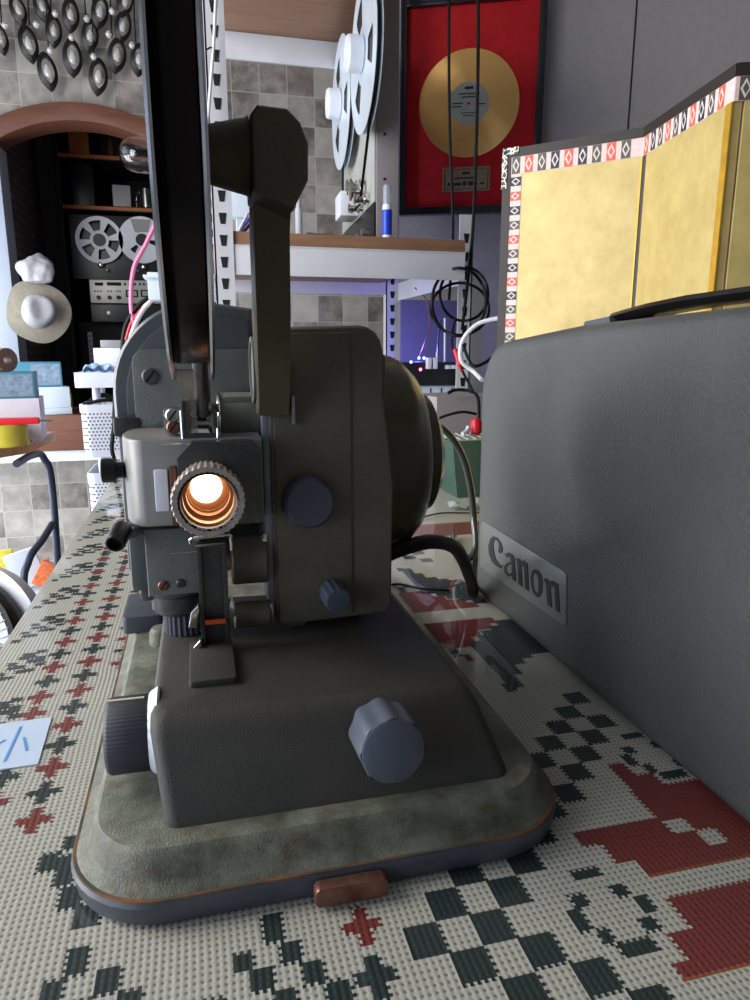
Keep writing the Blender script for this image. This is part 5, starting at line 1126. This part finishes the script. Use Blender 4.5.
# hats hung on the arch side
hc = at(38, 312, 2.5)
ht = empty('hat', hc, 'khaki brimmed hat with pale crown hung at the left of the arch', 'hat')
t = bmesh.new(); rings = []; hn = Vector((.35, -1, .15)).normalized(); qm = Vector((0, 0, 1)).rotation_difference(hn).to_matrix().to_4x4()
def hatring(r, h, wob): return [t.verts.new((r*(1+wob*math.sin(3*a+1)*.5)*math.cos(a)*.92, r*(1+wob*math.cos(2*a))*math.sin(a)*1.05, h+wob*.08*math.sin(2*a+.5))) for a in [2*pi*i/40 for i in range(40)]]
for r, h, wb_ in ((.108, -.004, .10), (.110, .0, .10), (.085, .006, .06), (.058, .012, .03), (.052, .030, .03), (.047, .055, .05), (.034, .068, .08), (.010, .066, .0)): rings.append(hatring(r, h, wb_))
t.free()
for nm_, m_, rs_, lb_ in (('brim', 'hat_khaki', ((.100, -.004, .10), (.102, .0, .10), (.080, .006, .06), (.055, .012, .03)), None), ('crown', 'hat_cloth', ((.055, .0115, .03), (.050, .030, .04), (.044, .055, .06), (.030, .060, .08), (.010, .052, .0)), 'pale crumpled crown')):
    t = bmesh.new(); rings = [hatring(*q) for q in rs_]
    for p_, q_ in zip(rings, rings[1:]):
        for i in range(40): t.faces.new((p_[i], p_[(i+1) % 40], q_[(i+1) % 40], q_[i]))
    t.faces.new(rings[0][::-1]); t.faces.new(rings[-1]); bmesh.ops.recalc_face_normals(t, faces=t.faces[:])
    b = B(); b.add(t, Matrix.Translation(hc) @ qm); b.build(nm_, m_, ht, ang=70, label=lb_)
c2 = at(37, 273, 2.5); t = bmesh.new(); bmesh.ops.create_icosphere(t, subdivisions=4, radius=.052)
from mathutils import noise as mn
for v in t.verts:
    d = v.co.normalized(); v.co = Vector((v.co.x*1.05, v.co.y*.8, v.co.z*1.0))+d*(.012*mn.noise(d*1.7+Vector((4, 1, 2)))+.004*mn.noise(d*5))
    if v.co.z < -.03: v.co.z = -.03+(v.co.z+.03)*.3
b = B(); b.add(t, Matrix.Translation(c2+Vector((0, 0, .005)))); b.build('cloth_hat', 'hat_cloth', label='crumpled white hat hung above the khaki brimmed one', cat='hat', ang=80)
for hk in (hc, c2): 
    b = B(); b.cyl((hk.x, 2.50, hk.z+.02), (hk.x-.0, 2.62, hk.z+.02), .006, 12); b.build('wall_hook', 'steel', label='small metal hook holding the %s' % ('khaki hat' if hk is hc else 'crumpled white hat'), cat='hook')

# ------------------------------------------------------------------ crystal wall ornament
OY = 2.55
om = empty('wall_ornament', at(75, 10, OY), 'black metal wall ornament of drops with clear crystal centres', 'wall ornament')
drops = [(60, 35, .5, -.25, 1), (137, 25, .5, -.3, 1), (230, 50, .55, .05, 1), (325, 40, .55, .2, 1), (408, 8, .5, .3, 1), (0, 128, .5, -.2, 1), (93, 145, .6, -.15, 1), (175, 103, .52, .05, 1), (293, 118, .55, .15, 1), (400, 88, .55, .25, 1), (155, 235, .62, -.15, 1), (236, 190, .62, .02, 1), (381, 182, .6, .18, 1), (320, 252, .62, .12, 1), (452, 196, .55, .1, 1)]
for k, (cx, cy, s_, rot, f_) in enumerate(drops):
    c = at(cx/3.26, cy/3.26, OY); W_, H_ = .0275*s_/.6, .054*s_/.6
    ou, inn = [], []
    n = 32
    for i in range(n):
        a = 2*pi*i/n; x = math.sin(a); z = -math.cos(a); sh_ = (1-abs(z)**3*.55) if z < 0 else (1-abs(z)**4*.25)
        ou.append((W_*x*sh_, H_*z)); inn.append((W_*.62*x*sh_+.002, H_*.66*z+.003))
    mm = Matrix.Translation(c) @ Matrix.Rotation(rot, 4, 'Y') @ Matrix.Rotation(.25, 4, 'Z')
    t = bmesh.new(); A_ = [t.verts.new((x, -.004, z)) for x, z in ou]; B_ = [t.verts.new((x, -.010, z)) for x, z in inn]; C_ = [t.verts.new((x, .006, z)) for x, z in inn]; D_ = [t.verts.new((x, .004, z)) for x, z in ou]
    for p_, q_ in ((A_, B_), (B_, C_), (C_, D_), (D_, A_)):
        for i in range(n): t.faces.new((p_[i], p_[(i+1) % n], q_[(i+1) % n], q_[i]))
    bmesh.ops.recalc_face_normals(t, faces=t.faces[:]); b = B(); b.add(t, mm); dr = b.build('drop_frame', 'black', om)
    b = B(); b.lathe([(0, -H_*.38), (W_*.36, -H_*.28), (W_*.46, -H_*.08), (W_*.34, H_*.16), (W_*.14, H_*.36), (0, H_*.44)], (0, -.004, 0), 'Z', 16, m=mm); b.build('crystal', 'crystal', dr)
    b = B(); top = c+Vector((math.sin(rot)*-H_, 0, H_*math.cos(rot))); b.tube([top, top+Vector((0, .02, .10)), top+Vector((.01, .03, .22))], .0022, 6); b.build('stem', 'black', om)
M_beads = [(180, 45), (118, 80), (283, 62), (365, 37), (233, 122), (354, 112), (163, 165), (305, 185), (430, 148), (15, 82)]
for cx, cy in M_beads:
    c = at(cx/3.26, cy/3.26, OY-.01); b = B(); b.lathe([(0, -.010), (.006, -.008), (.010, 0), (.006, .008), (0, .010)], c, 'Z', 16); b.build('bead', 'crystal', om)
b = B(); c = at(75, 10, OY); b.box((c.x-.22, OY+.03, c.z+.12), (c.x+.22, OY+.045, c.z+.15), .004); b.build('mounting_bar', 'black', om)
# ------------------------------------------------------------------ light
w = bpy.data.worlds.new('world'); scene.world = w; w.use_nodes = True
w.node_tree.nodes['Background'].inputs[0].default_value = (.94, .96, 1, 1); w.node_tree.nodes['Background'].inputs[1].default_value = .11
def area(name, loc, target, sx, sy, e, col):
    l = bpy.data.lights.new(name, 'AREA'); l.shape = 'RECTANGLE'; l.size = sx; l.size_y = sy; l.energy = e; l.color = col
    o = bpy.data.objects.new(name, l); COL.objects.link(o); o.location = loc
    o.rotation_euler = (Vector(target)-Vector(loc)).to_track_quat('-Z', 'Y').to_euler(); return o


area('window_daylight', (-1.17, -.35, .25), (0, -.05, .15), .9, .7, 5, (.60, .72, 1))
area('window_daylight', (-1.17, .68, .6), (0, .9, .35), .85, 1.6, 34, (1, .98, .95))
area('window_daylight', (-1.17, 2.02, .0), (-.3, 2.5, -.15), .8, 1.3, 25, (.90, .95, 1))
vs = scene.view_settings; vs.view_transform = 'Standard'; vs.look = 'None'; vs.gamma = 1; vs.use_curve_mapping = False; vs.exposure = 0.25
